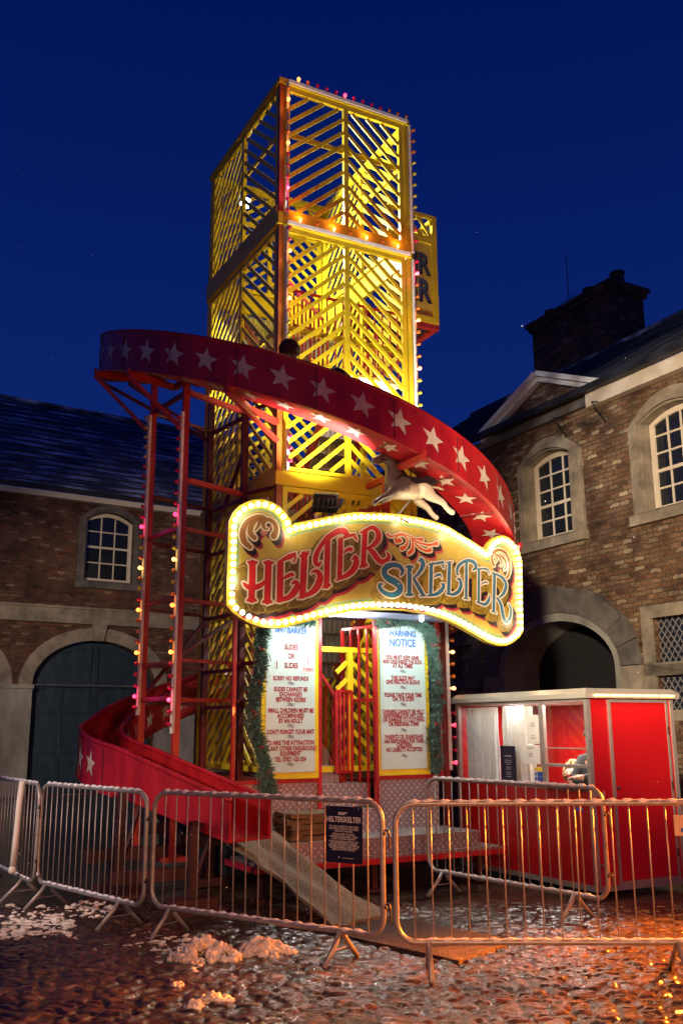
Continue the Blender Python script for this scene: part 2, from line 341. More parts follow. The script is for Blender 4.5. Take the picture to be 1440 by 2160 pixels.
# ================================================================== ground
def ground():
    def lines(a, b_, res, lo, hi):
        c = list(np.arange(a, b_, res)); s_ = res; x = a; L = []
        while x > lo: s_ *= 1.35; x -= s_; L.append(x)
        R_ = []; x = c[-1]; s_ = res
        while x < hi: s_ *= 1.35; x += s_; R_.append(x)
        return np.array(L[::-1] + c + R_)
    xs, ys = lines(-3.4, 3.9, .0155, -80, 80), lines(5.0, 9.6, .0155, -60, 120)
    X, Y = np.meshgrid(xs, ys); sh = X.shape
    # rows of setts, each row shifted and jittered
    px, py = .142, .102
    vn_r = np.random.default_rng(5)
    def vn(x, y, s_):
        T_ = vn_r.random((256, 256)); gx, gy = x/s_, y/s_; i, j = np.floor(gx).astype(int), np.floor(gy).astype(int); fx, fy = gx-i, gy-j; fx, fy = fx*fx*(3-2*fx), fy*fy*(3-2*fy)
        a = T_[j % 256, i % 256]; b_ = T_[j % 256, (i+1) % 256]; c = T_[(j+1) % 256, i % 256]; d = T_[(j+1) % 256, (i+1) % 256]; return (a*(1-fx)+b_*fx)*(1-fy)+(c*(1-fx)+d*fx)*fy-.5
    wx = X + .11*vn(X, Y, .21) + .05*vn(X, Y, .09) + .012*np.sin(Y*9+X*3) + .02*np.sin(Y*2.1); wy = Y + .09*vn(X, Y, .19) + .04*vn(X, Y, .08) + .015*np.sin(X*5.3) + .03*np.sin(X*1.3+Y)
    gj = np.floor(wy/py); f1 = np.full(sh, 9.); f2 = np.full(sh, 9.); idr = np.zeros(sh)
    def h2(i, j, s_): v = np.sin(i*127.1+j*311.7+s_*74.7)*43758.5453; return v-np.floor(v)
    for dj in (-1, 0, 1):
        j = gj+dj; off = h2(j*0, j, 1)*px; gi = np.floor((wx-off)/px)
        for di in (-1, 0, 1):
            i = gi+di; cx = (i+.5+.6*(h2(i, j, 2)-.5))*px+off; cy = (j+.5+.6*(h2(i, j, 3)-.5))*py
            d = np.maximum(np.abs(wx-cx)/px, np.abs(wy-cy)/py)*.45 + np.hypot((wx-cx)/px, (wy-cy)/py)*.55
            new = d < f1; f2 = np.where(new, f1, np.minimum(f2, d)); idr = np.where(new, h2(i, j, 4), idr); f1 = np.where(new, d, f1)
    edge = np.clip((f2-f1)*3.2, 0, 1); dome = np.sqrt(edge)*.017 + (1-np.clip(f1*1.5, 0, 1))*.006
    def fbm(x, y, f, s_):
        v = 0
        for o in range(4): v = v + (np.sin(x*f+s_+1.7*np.sin(y*f*.8+s_))*np.cos(y*f*1.1-s_+1.3*np.sin(x*f*.7)))/2**o; f *= 2.1; s_ += 1.9
        return v
    low = fbm(X, Y, 1.1, 2.)*.5
    Z = dome + (idr-.5)*.011 + low*.008 + vn(X, Y, .05)*.012 + vn(X, Y, .026)*.008
    water = -.004 + .013*np.clip(fbm(X, Y, 1.9, 7.)*.9-.05, 0, 1)
    pud = Z < water; Z = np.maximum(Z, water)
    fade = np.clip((3.9-np.abs(X-.25))/.4, 0, 1)*np.clip((Y-4.9)/.2, 0, 1)*np.clip((9.7-Y)/.6, 0, 1)
    Z = Z*fade - .012
    shade = (.55+.9*idr)*np.clip(.35+edge*1.1, 0, 1); shade = shade*(1+1.3*vn(X, Y, .03)+.9*vn(X, Y, .4))
    base = np.stack([.05*shade, .034*shade, .025*shade], -1)
    warm = h2(np.floor(idr*997), idr*0, 5)[..., None]; base = base*(1-.35*warm*np.array([0, .4, .8])); base[pud] = (.015, .013, .012)
    n, m_ = sh; me = bpy.data.meshes.new('ground'); idx = np.arange(n*m_).reshape(n, m_)
    q = np.stack([idx[:-1, :-1], idx[:-1, 1:], idx[1:, 1:], idx[1:, :-1]], -1).reshape(-1, 4)
    me.vertices.add(n*m_); me.vertices.foreach_set('co', np.stack([X, Y, Z], -1).astype(np.float32).ravel())
    me.loops.add(q.size); me.loops.foreach_set('vertex_index', q.ravel().astype(np.int32)); me.polygons.add(len(q))
    me.polygons.foreach_set('loop_start', np.arange(0, q.size, 4, dtype=np.int32)); me.polygons.foreach_set('loop_total', np.full(len(q), 4, dtype=np.int32))
    me.update(calc_edges=True); me.polygons.foreach_set('use_smooth', [True]*len(q))
    ca = me.color_attributes.new('Col', 'FLOAT_COLOR', 'POINT'); ca.data.foreach_set('color', np.concatenate([base, np.where(pud, 1., 0.)[..., None]], -1).astype(np.float32).ravel())
    m, t, b = nodes('wet_cobbles'); L = t.links.new
    at = N(t, 'ShaderNodeVertexColor'); at.layer_name = 'Col'; L(at.outputs[0], b.inputs['Base Color'])
    tc = N(t, 'ShaderNodeTexCoord'); nz = N(t, 'ShaderNodeTexNoise', i_Scale=2.2, i_Detail=6); L(tc.outputs['Object'], nz.inputs[0])
    mr = N(t, 'ShaderNodeMapRange'); mr.inputs[1].default_value = .35; mr.inputs[2].default_value = .7; mr.inputs[3].default_value = .07; mr.inputs[4].default_value = .22; L(nz.outputs[0], mr.inputs[0])
    mx = N(t, 'ShaderNodeMix', data_type='FLOAT'); L(at.outputs[1], mx.inputs[0]); L(mr.outputs[0], mx.inputs[2]); mx.inputs[3].default_value = .05; L(mx.outputs[0], b.inputs['Roughness'])
    b.inputs['Specular IOR Level'].default_value = .75
    n3 = N(t, 'ShaderNodeTexNoise', i_Scale=90, i_Detail=4); L(tc.outputs['Object'], n3.inputs[0]); vo = N(t, 'ShaderNodeTexVoronoi', i_Scale=9); L(tc.outputs['Object'], vo.inputs[0])
    b1 = N(t, 'ShaderNodeBump', i_Strength=.35, i_Distance=.01); L(n3.outputs[0], b1.inputs['Height']); b2 = N(t, 'ShaderNodeBump', i_Strength=.25, i_Distance=.03); L(vo.outputs[0], b2.inputs['Height']); L(b1.outputs[0], b2.inputs['Normal']); L(b2.outputs[0], b.inputs['Normal'])
    me.materials.append(m); o = bpy.data.objects.new('ground', me); COL.objects.link(o); tag(o, 'wet cobbled yard with puddles and slush', 'ground', kind='structure')
ground()

DARKSL = mat('bare_slate_edge', (.02, .022, .03), .6)
# ================================================================== buildings
def outline(x0, x1, z0, zs, zt, n=14, ell=False):
    c, w = (x0+x1)/2, (x1-x0)/2; pts = [(x0, z0), (x1, z0)]
    for i in range(n+1):
        a = pi*i/n; u = cos(a) if ell else 1-2*i/n
        pts.append((c+w*u, zs+(zt-zs)*(sin(a) if ell else 1-u*u)))
    return pts
def window(par, x0, x1, z0, zs, zt, cols, rows, out=.22, surround=STONE, y=0, frame=WOODW, sill=True):
    O = lambda d, dz=0: outline(x0-d, x1+d, z0-d*dz, zs, zt+d)
    w = MB(); w.prism(outline(x0-out, x1+out, z0-.02, zs, zt+out), -.05, .02, [O(.02)]); w.prism(outline(x0-out*.72, x1+out*.72, z0-.02, zs, zt+out*.72), -.085, -.052, [O(.04)])
    w.prism(outline(x0-out*.5, x1+out*.5, z0-.02, zs, zt+out*.5), -.125, -.09, [O(.035)]); w.prism(outline(x0-out*.38, x1+out*.38, z0-.02, zs, zt+out*.38), -.06, .16, [O(0)])
    if sill: w.box(x0-out-.05, x1+out+.05, -.12, .14, z0-.2, z0-.025)
    so = w.build('window_surround', surround, par)
    f = MB(); fr = .1; yy = .16
    f.prism(outline(x0+.002, x1-.002, z0+.002, zs, zt-.002), yy, yy+.07, [outline(x0+fr, x1-fr, z0+fr, zs-.03, zt-fr)])
    xa, xb, za, zb = x0+fr, x1-fr, z0+fr, zt-fr; c, hw = (x0+x1)/2, (xb-xa)/2
    for i in range(1, cols):
        x = xa+(xb-xa)*i/cols; u = (x-c)/hw; f.box(x-.017, x+.017, yy+.02, yy+.055, za, zs-.03+(zb-zs+.03)*(1-u*u)+.01)
    for j in range(1, rows):
        z = za+(zb-za)*j/rows; t_ = .03 if j == rows//2 else .017
        f.box(xa-.01, xb+.01, yy+.018, yy+.052, z-t_, z+t_)
    fo = f.build('sash_frame', frame, par); fo.location = (0, 0, 0)
    g = MB(); g.prism(outline(x0+.05, x1-.05, z0+.05, zs-.01, zt-.05), yy+.04, yy+.046); g.build('pane', GLASS, fo)
def roof(par, x0, x1, z0, z1, depth, name='roof', y0=-.25):
    n = 17; v, f = [], []; prof = []
    for i in range(n):
        for d in (0, .05): prof.append((y0+(depth-y0)*i/n, z0+(z1-z0)*i/n+d+.012*0))
        prof.append((y0+(depth-y0)*(i+.985)/n, z0+(z1-z0)*(i+.985)/n - .002))
    m = MB(); xs = np.linspace(x0, x1, 9)
    for x in xs: v += [(x, y, z + .012*sin(x*1.3+k*.2)) for k, (y, z) in enumerate(prof)]
    P_ = len(prof)
    for i in range(len(xs)-1):
        for k in range(P_-1): f.append((i*P_+k, (i+1)*P_+k, (i+1)*P_+k+1, i*P_+k+1))
    m.add(v, f); m.m = [1 if (k % (P_-1)) % 3 == 0 else 0 for k in range(len(f))]; m.box(x0, x1, depth-.12, depth+.12, z1-.03, z1+.07)
    return m.build(name, [SLATE, DARKSL], par)

# ---- left range
PL = atz(230, 1672, 0); DL = Vector((sin(radians(56)), cos(radians(56)), 0)); RL = atan2(DL.y, DL.x)
BL = thing('brick_building', PL, RL, 'dim brick range with slate roof, one arched sash window and blue carriage doors', 'building')
zg = 7.72
main_arch = outline(-2.15, 1.15, 0, 2.72, 3.87, 20, True); left_arch = outline(-6.35, -2.98, 0, 2.72, 3.87, 20, True)
win = outline(-.98, .38, 5.45, 7.12, 7.36)
w = MB(); w.prism([(-9, 0), (-6.35, 0)] + [(x, z) for x, z in [(-9, 0)]] and [(-9, -.05), (8.2, -.05), (8.2, zg), (-9, zg)], 0, .5, [[(x, max(z, .0)) for x, z in main_arch], [(x, max(z, 0)) for x, z in left_arch], win])
w.build('wall', BRL, BL)
w = MB()
for x0, x1 in ((-2.15, 1.15), (-6.35, -2.98)):
    w.prism(outline(x0-.34, x1+.34, 2.70, 2.72, 4.2, 24, True), -.05, .02, [outline(x0+.0, x1-.0, 2.71, 2.722, 3.87, 24, True)])
w.build('arch_surround', STONE, BL)
w = MB(); w.prism([(-.62, 3.85), (-.38+.0, 3.85), (-.3, 4.28), (-.7, 4.28)], -.14, -.055); w.build('keystone', STONE, BL)
w = MB(); w.box(-9, 8.2, -.10, .02, 4.29, 4.66); w.box(-9, 8.2, -.13, -.02, 4.665, 4.72); w.build('string_course', STONE, BL)
for x0, x1 in ((-2.97, -2.16), (1.16, 2.3)):
    w = MB(); w.box(x0, x1, -.12, .01, 0, 2.6); w.box(x0-.03, x1+.03, -.16, .01, 2.6, 2.7); w.build('pier', PLASTER, BL)
window(BL, -.98, .38, 5.45, 7.12, 7.36, 3, 4, .2, DSTONE, frame=WOODW)
for x0, x1 in ((-2.15, 1.15), (-6.35, -2.98)):
    dn = MB(); c = (x0+x1)/2; dn.prism(outline(x0, x1, 0, 2.72, 3.86, 20, True), .30, .36); dr = dn.build('carriage_door', DOORB, BL)
    q = MB(); hw = (x1-x0)/2
    for sgn in (-1, 1):
        xa, xb = (c+sgn*.03, c+sgn*(hw-.04)); xa, xb = min(xa, xb), max(xa, xb)
        for z in (.0, .95, 1.2, 2.05, 2.2, 2.68): pass
        for a, b_ in ((xa, xa+.11), (xb-.11, xb), ((xa+xb)/2-.055, (xa+xb)/2+.055)): q.box(a, b_, .25, .30, .02, 2.66 if b_ != 0 else 2.6)
        for z in (.02, 1.0, 2.0, 2.62): q.box(xa, xb, .253, .302, z, z+.13)
        q.beam((c+sgn*.09, .275, 2.7), (c+sgn*.09, .275, 3.75), .11, .05, (1, 0, 0))
    q.build('panel_moulding', DOORB, dr); arc = MB()
    arc.prism(outline(x0+.02, x1-.02, 2.7, 2.72, 3.84, 20, True), .25, .30, [outline(x0+.16, x1-.16, 2.76, 2.77, 3.69, 20, True)]); arc.build('arched_rail', DOORB, dr)
roof(BL, -9, 8.2, zg+.02, 11.75, 4.8)
w = MB(); w.box(-9, 8.2, -.30, -.16, zg+.0, zg+.10); w.build('gutter', DARK, BL)
w = MB(); w.box(-9, 8.2, -.2, .02, zg-.17, zg-.02); w.build('cornice', WOODW, BL)

# ---- right range : x runs toward the camera, y into the building
aR = radians(-28.3); PR = atz(1440, 753, 7.6); PR.z = 0
DR = -Vector((sin(aR), cos(aR), 0)); RR = atan2(DR.y, DR.x); NR = Vector((-DR.y, DR.x, 0))
def rb(u, v, y=0):
    q = vplane(u, v, PR+NR*y, DR); return ((q-PR).dot(DR), q.z)
BR = thing('brick_building', PR, RR, 'warm-lit brick range with pediment, tall arched windows and tall chimney on the right', 'building')
GZ = 7.6
X = lambda u, v, y=0: rb(u, v, y)[0]
Zz = lambda u, v, y=0: rb(u, v, y)[1]
# features measured on the wall plane
A0, A1 = X(1052, 1405), X(1312, 1405); AZT = Zz(1183, 1291); AZS = Zz(1309, 1405)
w1 = (X(1116, 1060), X(1211, 1060), Zz(1212, 1122), Zz(1208, 950), Zz(1180, 946))
w2x0 = X(1360, 980); w2 = (w2x0, w2x0+(w1[1]-w1[0])*1.05, Zz(1392, 1068), Zz(1375, 905), 0)
zt1 = w1[3]+.16; z2s, z2t = w1[3]+.0, w1[3]+.18
l1 = (X(1376, 1350), X(1440, 1350)+.35, Zz(1376, 1405), Zz(1376, 1303)); l2 = (l1[0], l1[1], Zz(1376, 1500), Zz(1376, 1425)); l3 = (X(948, 1400), X(1000, 1400), Zz(975, 1437), Zz(975, 1362))
arch_o = outline(A0, A1, 0, AZS, AZT, 24, True)
hole1 = outline(w1[0]-.02, w1[1]+.02, w1[2]-.02, w1[3], zt1); hole2 = outline(w2[0]-.02, w2[1]+.02, w1[2]-.02, z2s, z2t)
rect = lambda x0, x1, z0, z1: [(x0, z0), (x1, z0), (x1, z1), (x0, z1)]
far = -11.5
w = MB(); w.prism(rect(far, 7, -.05, GZ), 0, .6, [arch_o, hole1, hole2, rect(*l1), rect(l2[0], l2[1], l2[2], l2[3]), rect(*l3)]); w.build('wall', BRR, BR)
window(BR, w1[0], w1[1], w1[2], w1[3], zt1, 3, 5, .28, STONE); window(BR, w2[0], w2[1], w1[2], z2s, z2t, 4, 5, .30, STONE)
# carriage arch of large voussoirs with a pale inner order and a dark passage behind
cx, hw = (A0+A1)/2, (A1-A0)/2; w = MB(); nv = 11
for i in range(nv):
    a0, a1 = pi*i/nv+.004, pi*(i+1)/nv-.004; po = .46+.04*(i % 2)
    P_ = [(cx+(hw)*cos(a), AZS+(AZT-AZS)*sin(a)) for a in np.linspace(a0, a1, 5)] + [(cx+(hw+po)*cos(a), AZS+(AZT-AZS+po)*sin(a)) for a in np.linspace(a1, a0, 5)]
    w.prism(P_, -.06-.01*(i % 3), .1)
w.build('arch_voussoirs', DSTONE, BR)
w = MB()
for z0, z1 in ((0, .6), (.61, 1.25), (1.26, 1.9), (1.91, AZS-.01)):
    w.box(A1, A1+.48, -.06, .1, z0, z1)
w.build('arch_jamb', STONE, BR)
w = MB()
for z0, z1 in ((0, .6), (.61, 1.25), (1.26, 1.9), (1.91, AZS-.01)): w.box(A0-.48, A0, -.06, .1, z0, z1)
w.build('arch_jamb', STONE, BR)
w = MB(); w.prism(outline(A0+.001, A1-.001, 0, AZS, AZT-.001, 24, True), -.02, .9, [outline(A0+.16, A1-.16, .001, AZS, AZT-.16, 24, True)]); w.build('arch_reveal', PLASTER, BR)
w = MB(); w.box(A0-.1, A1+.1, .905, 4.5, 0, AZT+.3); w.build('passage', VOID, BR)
def leaded(par, r, mats=STONE):
    x0, x1, z0, z1 = r; w = MB(); w.prism(rect(x0-.2, x1+.2, z0-.16, z1+.2), -.04, .03, [rect(x0+.01, x1-.01, z0+.01, z1-.01)]); w.build('window_surround', mats, par)
    g = MB(); g.box(x0, x1, .16, .17, z0, z1); go = g.build('leaded_pane', GLASS, par); l = MB(); s_ = .17
    for dg in (1, -1):
        k = -20
        while k < 40:
            pts = []; xa = x0; za = z0+(k*s_) if dg > 0 else z0+(k*s_)
            t0, t1 = 0, x1-x0; f = lambda t_: za+dg*t_*1.35
            lo, hi = sorted(((z0-za)/(dg*1.35), (z1-za)/(dg*1.35))); lo, hi = max(lo, t0), min(hi, t1)
            if hi-lo > .02: l.beam((x0+lo, .15, f(lo)), (x0+hi, .15, f(hi)), .014, .014, (0, 1, 0))
            k += 1
    l.build('lead_lattice', GALV, go)
leaded(BR, l1); leaded(BR, l2); leaded(BR, l3, DSTONE)
# eaves
w = MB(); w.box(far, 7, -.30, -.17, GZ+.02, GZ+.14); w.build('gutter', DARK, BR)
px0, px1, pzt = X(1033, 928, -.05), X(1262, 826, -.05), Zz(1135, 797, -.1)
w = MB(); w.box(px1-.25, 7, -.16, .03, GZ-.24, GZ+.015); w.build('cornice', WOODW, BR)
w = MB(); w.box(far, px1-.26, -.1, .03, GZ-.16, GZ+.015); w.build('stone_cornice', DSTONE, BR)
pm = X(1137, 797, -.1)
w = MB(); w.prism([(px0, GZ+.02), (px1, GZ+.02), (pm, pzt)], -.04, .25); w.build('pediment', BRR, BR)
w = MB()
for a, b_ in (((px0-.22, GZ+.06), (pm, pzt+.02)), ((pm, pzt+.02), (px1+.22, GZ+.06))):
    d = Vector((b_[0]-a[0], 0, b_[1]-a[1])).normalized(); n_ = Vector((-d.z, 0, d.x))
    for o_, y0, y1, th in ((0, -.24, .3, .10), (-.10, -.16, .02, .09)):
        p = [Vector((a[0], 0, a[1]))+n_*o_, Vector((b_[0], 0, b_[1]))+n_*o_, Vector((b_[0], 0, b_[1]))+n_*(o_+th), Vector((a[0], 0, a[1]))+n_*(o_+th)]
        w.prism([(q_.x, q_.z) for q_ in p], y0, y1)
w.build('pediment_coping', WHITE, BR)
m = MB(); m.prism([(px0-.2, GZ+.1), (px1+.2, GZ+.1), (pm, pzt+.14)], .26, 2.4); m.build('pediment_roof', SLATE, BR)
RY = 4.2; RZ = Zz(1440, 664, RY)
roof(BR, far, 7, GZ+.1, RZ, RY)
# chimney
CY = 4.6; c0, c1, cz = X(1118, 690, CY), X(1287, 585, CY), Zz(1200, 640, CY)
w = MB(); w.box(c0+.06, c1-.06, CY, CY+1.15, 7, cz-.25); ch = w.build('chimney', BRL, BR)
w = MB(); w.box(c0-.02, c1+.02, CY-.08, CY+1.23, cz-.25, cz-.12); w.box(c0-.08, c1+.08, CY-.14, CY+1.29, cz-.118, cz); w.build('chimney_cap', BRL, ch)
for i in range(6):
    x = c0+.3+(c1-c0-.6)*i/5; p = MB(); h_ = .34+.1*(i % 3 == 0)+(.12 if i == 5 else 0)
    prof = [(0, .21), (h_*.2, .2), (h_*.8, .16), (h_*.85, .2), (h_, .2)]; h_ *= 1.2
    p.tube([(x, CY+.55, cz+z_) for z_, _ in prof], [r_ for _, r_ in prof], 10); p.build('chimney_pot', DARK if i % 2 else BRL, ch, smooth=True)
w = MB(); w.tube([(c0+1.3, CY+.3, cz), (c0+1.3, CY+.3, cz+1.7)], .012, 5); w.tube([(c0+1.0, CY+.3, cz+.35), (c0+1.6, CY+.3, cz+.35)], .01, 5); w.tube([(c0+.8, CY+.3, cz+.22), (c0+.8, CY+.3, cz+.0)], .01, 5); w.build('aerial', DARK, ch)
# rusty brackets under the gutter
for x in (X(1195, 900), X(1275, 865)):
    w = MB(); w.tube([(x, -.02, GZ-.2), (x, -.32, GZ-.25), (x+.1, -.3, GZ-.42), (x+.05, -.05, GZ-.6)], .012, 5); w.tube([(x-.1, -.03, GZ-.4), (x+.16, -.22, GZ-.42)], .01, 5); w.build('iron_bracket', DARK, BR)
# ================================================================== helter skelter (x = a along the front, y = b into the tower)
HS = thing('helter_skelter', C0, ROT, 'yellow lattice fairground tower with a red starred spiral slide and bulb-lit name board', 'helter skelter')
TW, TD = 1.84, 2.42
def lattice(name, org, ux, w, z0, z1, mid=True, sgn=1, m=YEL, xmin=0):
    """framed panel of slats rising to a centre post"""
    mb = MB(); org = Vector(org); ux = Vector(ux); n = Vector((-ux.y, ux.x, 0)); P_ = lambda s_, z, o=0: org+ux*s_+n*o+Vector((0, 0, z))
    bw = .052; half = w/2
    def bm_(s0, za, s1, zb, th=bw, o=0.0, t_=.03): mb.beam(P_(s0, za, o), P_(s1, zb, o), t_, th, up=(0, 0, 1) if abs(s1-s0) > .001 else ux)
    mb.beam(P_(0, z0+.03), P_(w, z0+.03), .05, .06); mb.beam(P_(0, z1-.03), P_(w, z1-.03), .05, .06)
    for s_ in (.03, w-.03): mb.beam(P_(s_, z0+.061), P_(s_, z1-.061), .06, .05, up=n)
    mb.beam(P_(half, z0+.061), P_(half, z1-.061), .065, .05, up=n)
    if mid: mb.beam(P_(.061, (z0+z1)/2+.25, -.028 if 0 else .036), P_(w-.061, (z0+z1)/2+.25, .036), .02, .07)
    tn = math.tan(radians(41)); st = .192
    for side in (0, 1):
        a0, a1 = (.061, half-.034) if side == 0 else (half+.034, w-.061); sl = tn if side == 0 else -tn
        zz = z0 - 1.0
        while zz < z1+1.0:
            ya, yb = zz, zz+(a1-a0)*tn
            if side: ya, yb = yb, ya
            s0, s1 = a0, a1; zl, zh = z0+.075, z1-.075
            for lim, up_ in ((zl, 0), (zh, 1)):
                pass
            # clip
            f = lambda z_: a0+(z_-ya)/sl
            lo, hi = s0, s1
            sa, sb = sorted((f(zl), f(zh))); lo, hi = max(lo, sa, xmin), min(hi, sb)
            if hi-lo > .05: mb.beam(P_(lo, ya+(lo-a0)*sl), P_(hi, ya+(hi-a0)*sl), .02, .05, up=(0, 0, 1))
            zz += st
    return mb.build(name, m, HS)
POSTM = mat('orange_brown_steel', (.42, .13, .02), .4, var=.4)
tiers = [(7.90, 9.60), (4.50, 7.62), (1.12, 4.32)]
faces = [((.05, .0, 0), (1, 0, 0), TW-.1), ((0, TD-.05, 0), (0, -1, 0), TD-.1), ((TW, .05, 0), (0, 1, 0), TD-.1), ((TW-.05, TD, 0), (-1, 0, 0), TW-.1)]
for ti, (za, zb) in enumerate(tiers):
    for fi, (o_, u_, w_) in enumerate(faces):
        if ti == 2 and fi == 0: lattice('lattice_panel', o_, u_, w_, 2.96, zb, mid=False); lattice('lattice_panel', o_, u_, w_, za, 2.5, xmin=.70, mid=False)
        else: lattice('lattice_panel', o_, u_, w_, (7.80 if za == 7.90 and fi == 0 else za), zb)
for x in (0, TW):
    for y in (0, TD):
        w = MB(); w.box(x-.032, x+.032, y-.032, y+.032, 1.0, 9.62); w.build('corner_post', POSTM if x == 0 and y == 0 else YEL, HS)
for z0, z1 in ((7.63, 7.89), (4.33, 4.49), (9.61, 9.68)):
    for (a, b_, c, d) in ((-.05, TW+.05, -.055, -.0), (-.05, TW+.05, TD, TD+.055), (-.055, 0, .001, TD-.001), (TW, TW+.055, .001, TD-.001)):
        w = MB(); w.box(a, b_, c, d, z0, 7.79 if z0 == 7.63 and c == -.055 and d == 0 else z1); w.build('ring_beam', YEL, HS)
# stair flights inside
def flight(x0, x1, y0, z0, y1, z1, rails=True, m=CHKT, n=7, side=0):
    w = MB()
    for i in range(n):
        t_ = (i+.5)/n; y = y0+(y1-y0)*t_; z = z0+(z1-z0)*(i+1)/n; d = abs(y1-y0)/n*.62
        w.box(x0+.03, x1-.03, y-d, y+d, z-.03, z)
        w.box(x0+.03, x1-.03, y-(d if y1 > y0 else -d)-.006, y-(d if y1 > y0 else -d)+.006, z-(z1-z0)/n, z-.031)
    w.build('stair_flight', m, HS)
    w = MB()
    for x in (x0, x1): w.beam((x, y0, z0-.03), (x, y1, z1-.03), .035, .16)
    w.build('stringer', STEELRED, HS)
    if rails:
        w = MB()
        for x in ((x1,) if rails is True else (rails,)):
            w.beam((x, y0, z0+.86), (x, y1, z1+.86), .035, .035)
            for i in range(11): t_ = i/10; w.beam((x, y0+(y1-y0)*t_, z0+(z1-z0)*t_+.06), (x, y0+(y1-y0)*t_, z0+(z1-z0)*t_+.85), .018, .018)
        w.build('handrail', RED, HS)
LZ = [1.1, 2.3, 3.5, 4.7, 5.9, 7.1]
flight(.42, .80, .02, 1.0, 1.75, 2.3, rails=.80, n=7)
for i in range(1, 5):
    if i % 2: flight(1.02, 1.66, 1.75, LZ[i], .5, LZ[i+1])
    else: flight(.2, .84, .5, LZ[i], 1.75, LZ[i+1])
for i in range(1, 6):
    w = MB(); y0, y1 = ((1.76, 2.36) if i % 2 else (.06, .49)); w.box(.08, TW-.08, y0, y1, LZ[i]-.04, LZ[i]); w.build('landing', CHKT, HS)
    if i not in (1, 4): continue
    w = MB(); yy = .09 if y0 < 1 else 2.33
    w.beam((.1, yy, LZ[i]+.95), (TW-.1, yy, LZ[i]+.95), .03, .03)
    for j in range(15): x = .12+j*(TW-.24)/14; w.beam((x, yy, LZ[i]+.02), (x, yy, LZ[i]+.94), .016, .016)
    w.build('landing_rail', RED, HS)
# exit box
BX0, BX1, BY0, BY1, BZ0, BZ1 = TW+.06, 2.71, .6, 1.75, 7.09, 8.77
w = MB(); w.box(BX0, BX1-.06, BY0+.0, BY0+.03, BZ0+.02, 8.32); w.box(BX1-.06, BX1-.03, BY0+.04, BY1, BZ0+.02, 8.32); eb = w.build('exit_box_panel', YELP, HS)
w = MB()
w.box(BX0, BX1, BY0-.035, BY0-.002, 8.32, 8.42); w.box(BX0, BX1, BY0-.035, BY0-.002, BZ0+.0, BZ0+.10); w.box(BX1-.09, BX1, BY0-.034, BY0-.003, BZ0+.101, 8.319); w.box(BX1-.07, BX1, BY0-.034, BY0+.03, 8.421, BZ1); w.box(BX0, BX1-.071, BY0-.034, BY0+.0, BZ1-.06, BZ1)
for i in range(4): w.beam((BX0+.02+i*.24, BY0-.01, BZ1-.05), (min(BX0+.30+i*.24, BX1-.08), BY0-.01, 8.43 if i < 3 else 8.62), .02, .05)
w.build('exit_box_frame', YEL, HS)
w = MB()
for z in (BZ1-.06, 8.32): w.box(BX1-.05, BX1-.0, BY0+.031, BY1, z, z+.055)
w.box(BX1-.05, BX1, BY1-.05, BY1, BZ0+.02, 8.319)
for i in range(5): w.beam((BX1-.025, BY0+.08+i*.2, 8.39), (BX1-.025, BY0+.3+i*.2, BZ1-.07), .02, .05)
w.build('exit_box_side_frame', YEL, HS)
w = MB(); w.box(BX0, BX1, BY0-.03, BY0+.05, BZ0-.075, BZ0); w.box(BX0, BX1, BY1-.08, BY1, BZ0-.075, BZ0); w.box(BX1-.08, BX1, BY0+.051, BY1-.081, BZ0-.075, BZ0-.001); w.build('exit_box_floor_frame', STEELRED, HS)
w = MB(); w.box(BX0, BX1-.081, BY0+.051, BY1-.081, BZ0-.03, BZ0-.002); w.build('exit_box_floor', DARK, HS)
for k_, (dx, dz, m_) in enumerate(((.014, -.016, BLK), (0, 0, mat('lettering_slate_blue', (.07, .10, .15), .5, bump=0)))):
    w = MB()
    for txt, zz, sz in (('FAIR', 7.86, .43), ('FAIR', 7.44, .46)): text(w, txt, sz, lambda x, y, zz=zz: (BX1-.13+x+dx, BY0-.004-.003*k_, zz+y+dz), .74, bold=.022-.014*k_, align='RIGHT')
    w.build('lettering', m_, eb)

# ------------------------------------------------------------------ spiral chute, built in the tower frame
CW = C0 + E1*.92 + E2*1.21; CXW, CYW = -.488, 12.0; RO_, CHW = 2.69, .49
HT = .452
def zr(th):
    if th > radians(360): z = 6.742-.867*pi - .742*(th-2*pi)
    else: z = 6.742-.867*(th-pi)
    if th > 3*pi: z = 6.742-.867*pi-.742*pi - .36*(th-3*pi)
    return z
TH0, TH1 = radians(68), radians(585)
def station(s_):
    """s in metres of outer rim past TH0; returns outer point (xy), inward normal, rim z, wall height"""
    th = TH0+s_/RO_
    if th <= TH1: return Vector((CXW+RO_*cos(th), CYW+RO_*sin(th), 0)), Vector((-cos(th), -sin(th), 0)), zr(th), HT
    e_ = (th-TH1)*RO_; p = Vector((CXW+RO_*cos(TH1), CYW+RO_*sin(TH1), 0)); t_ = Vector((-sin(TH1), cos(TH1), 0)); n_ = Vector((-cos(TH1), -sin(TH1), 0))
    return p+t_*e_, n_, zr(TH1)-.225*e_, HT-.05*e_
SEND = (TH1-TH0)*RO_+1.95
def L_(p): return loc(p)
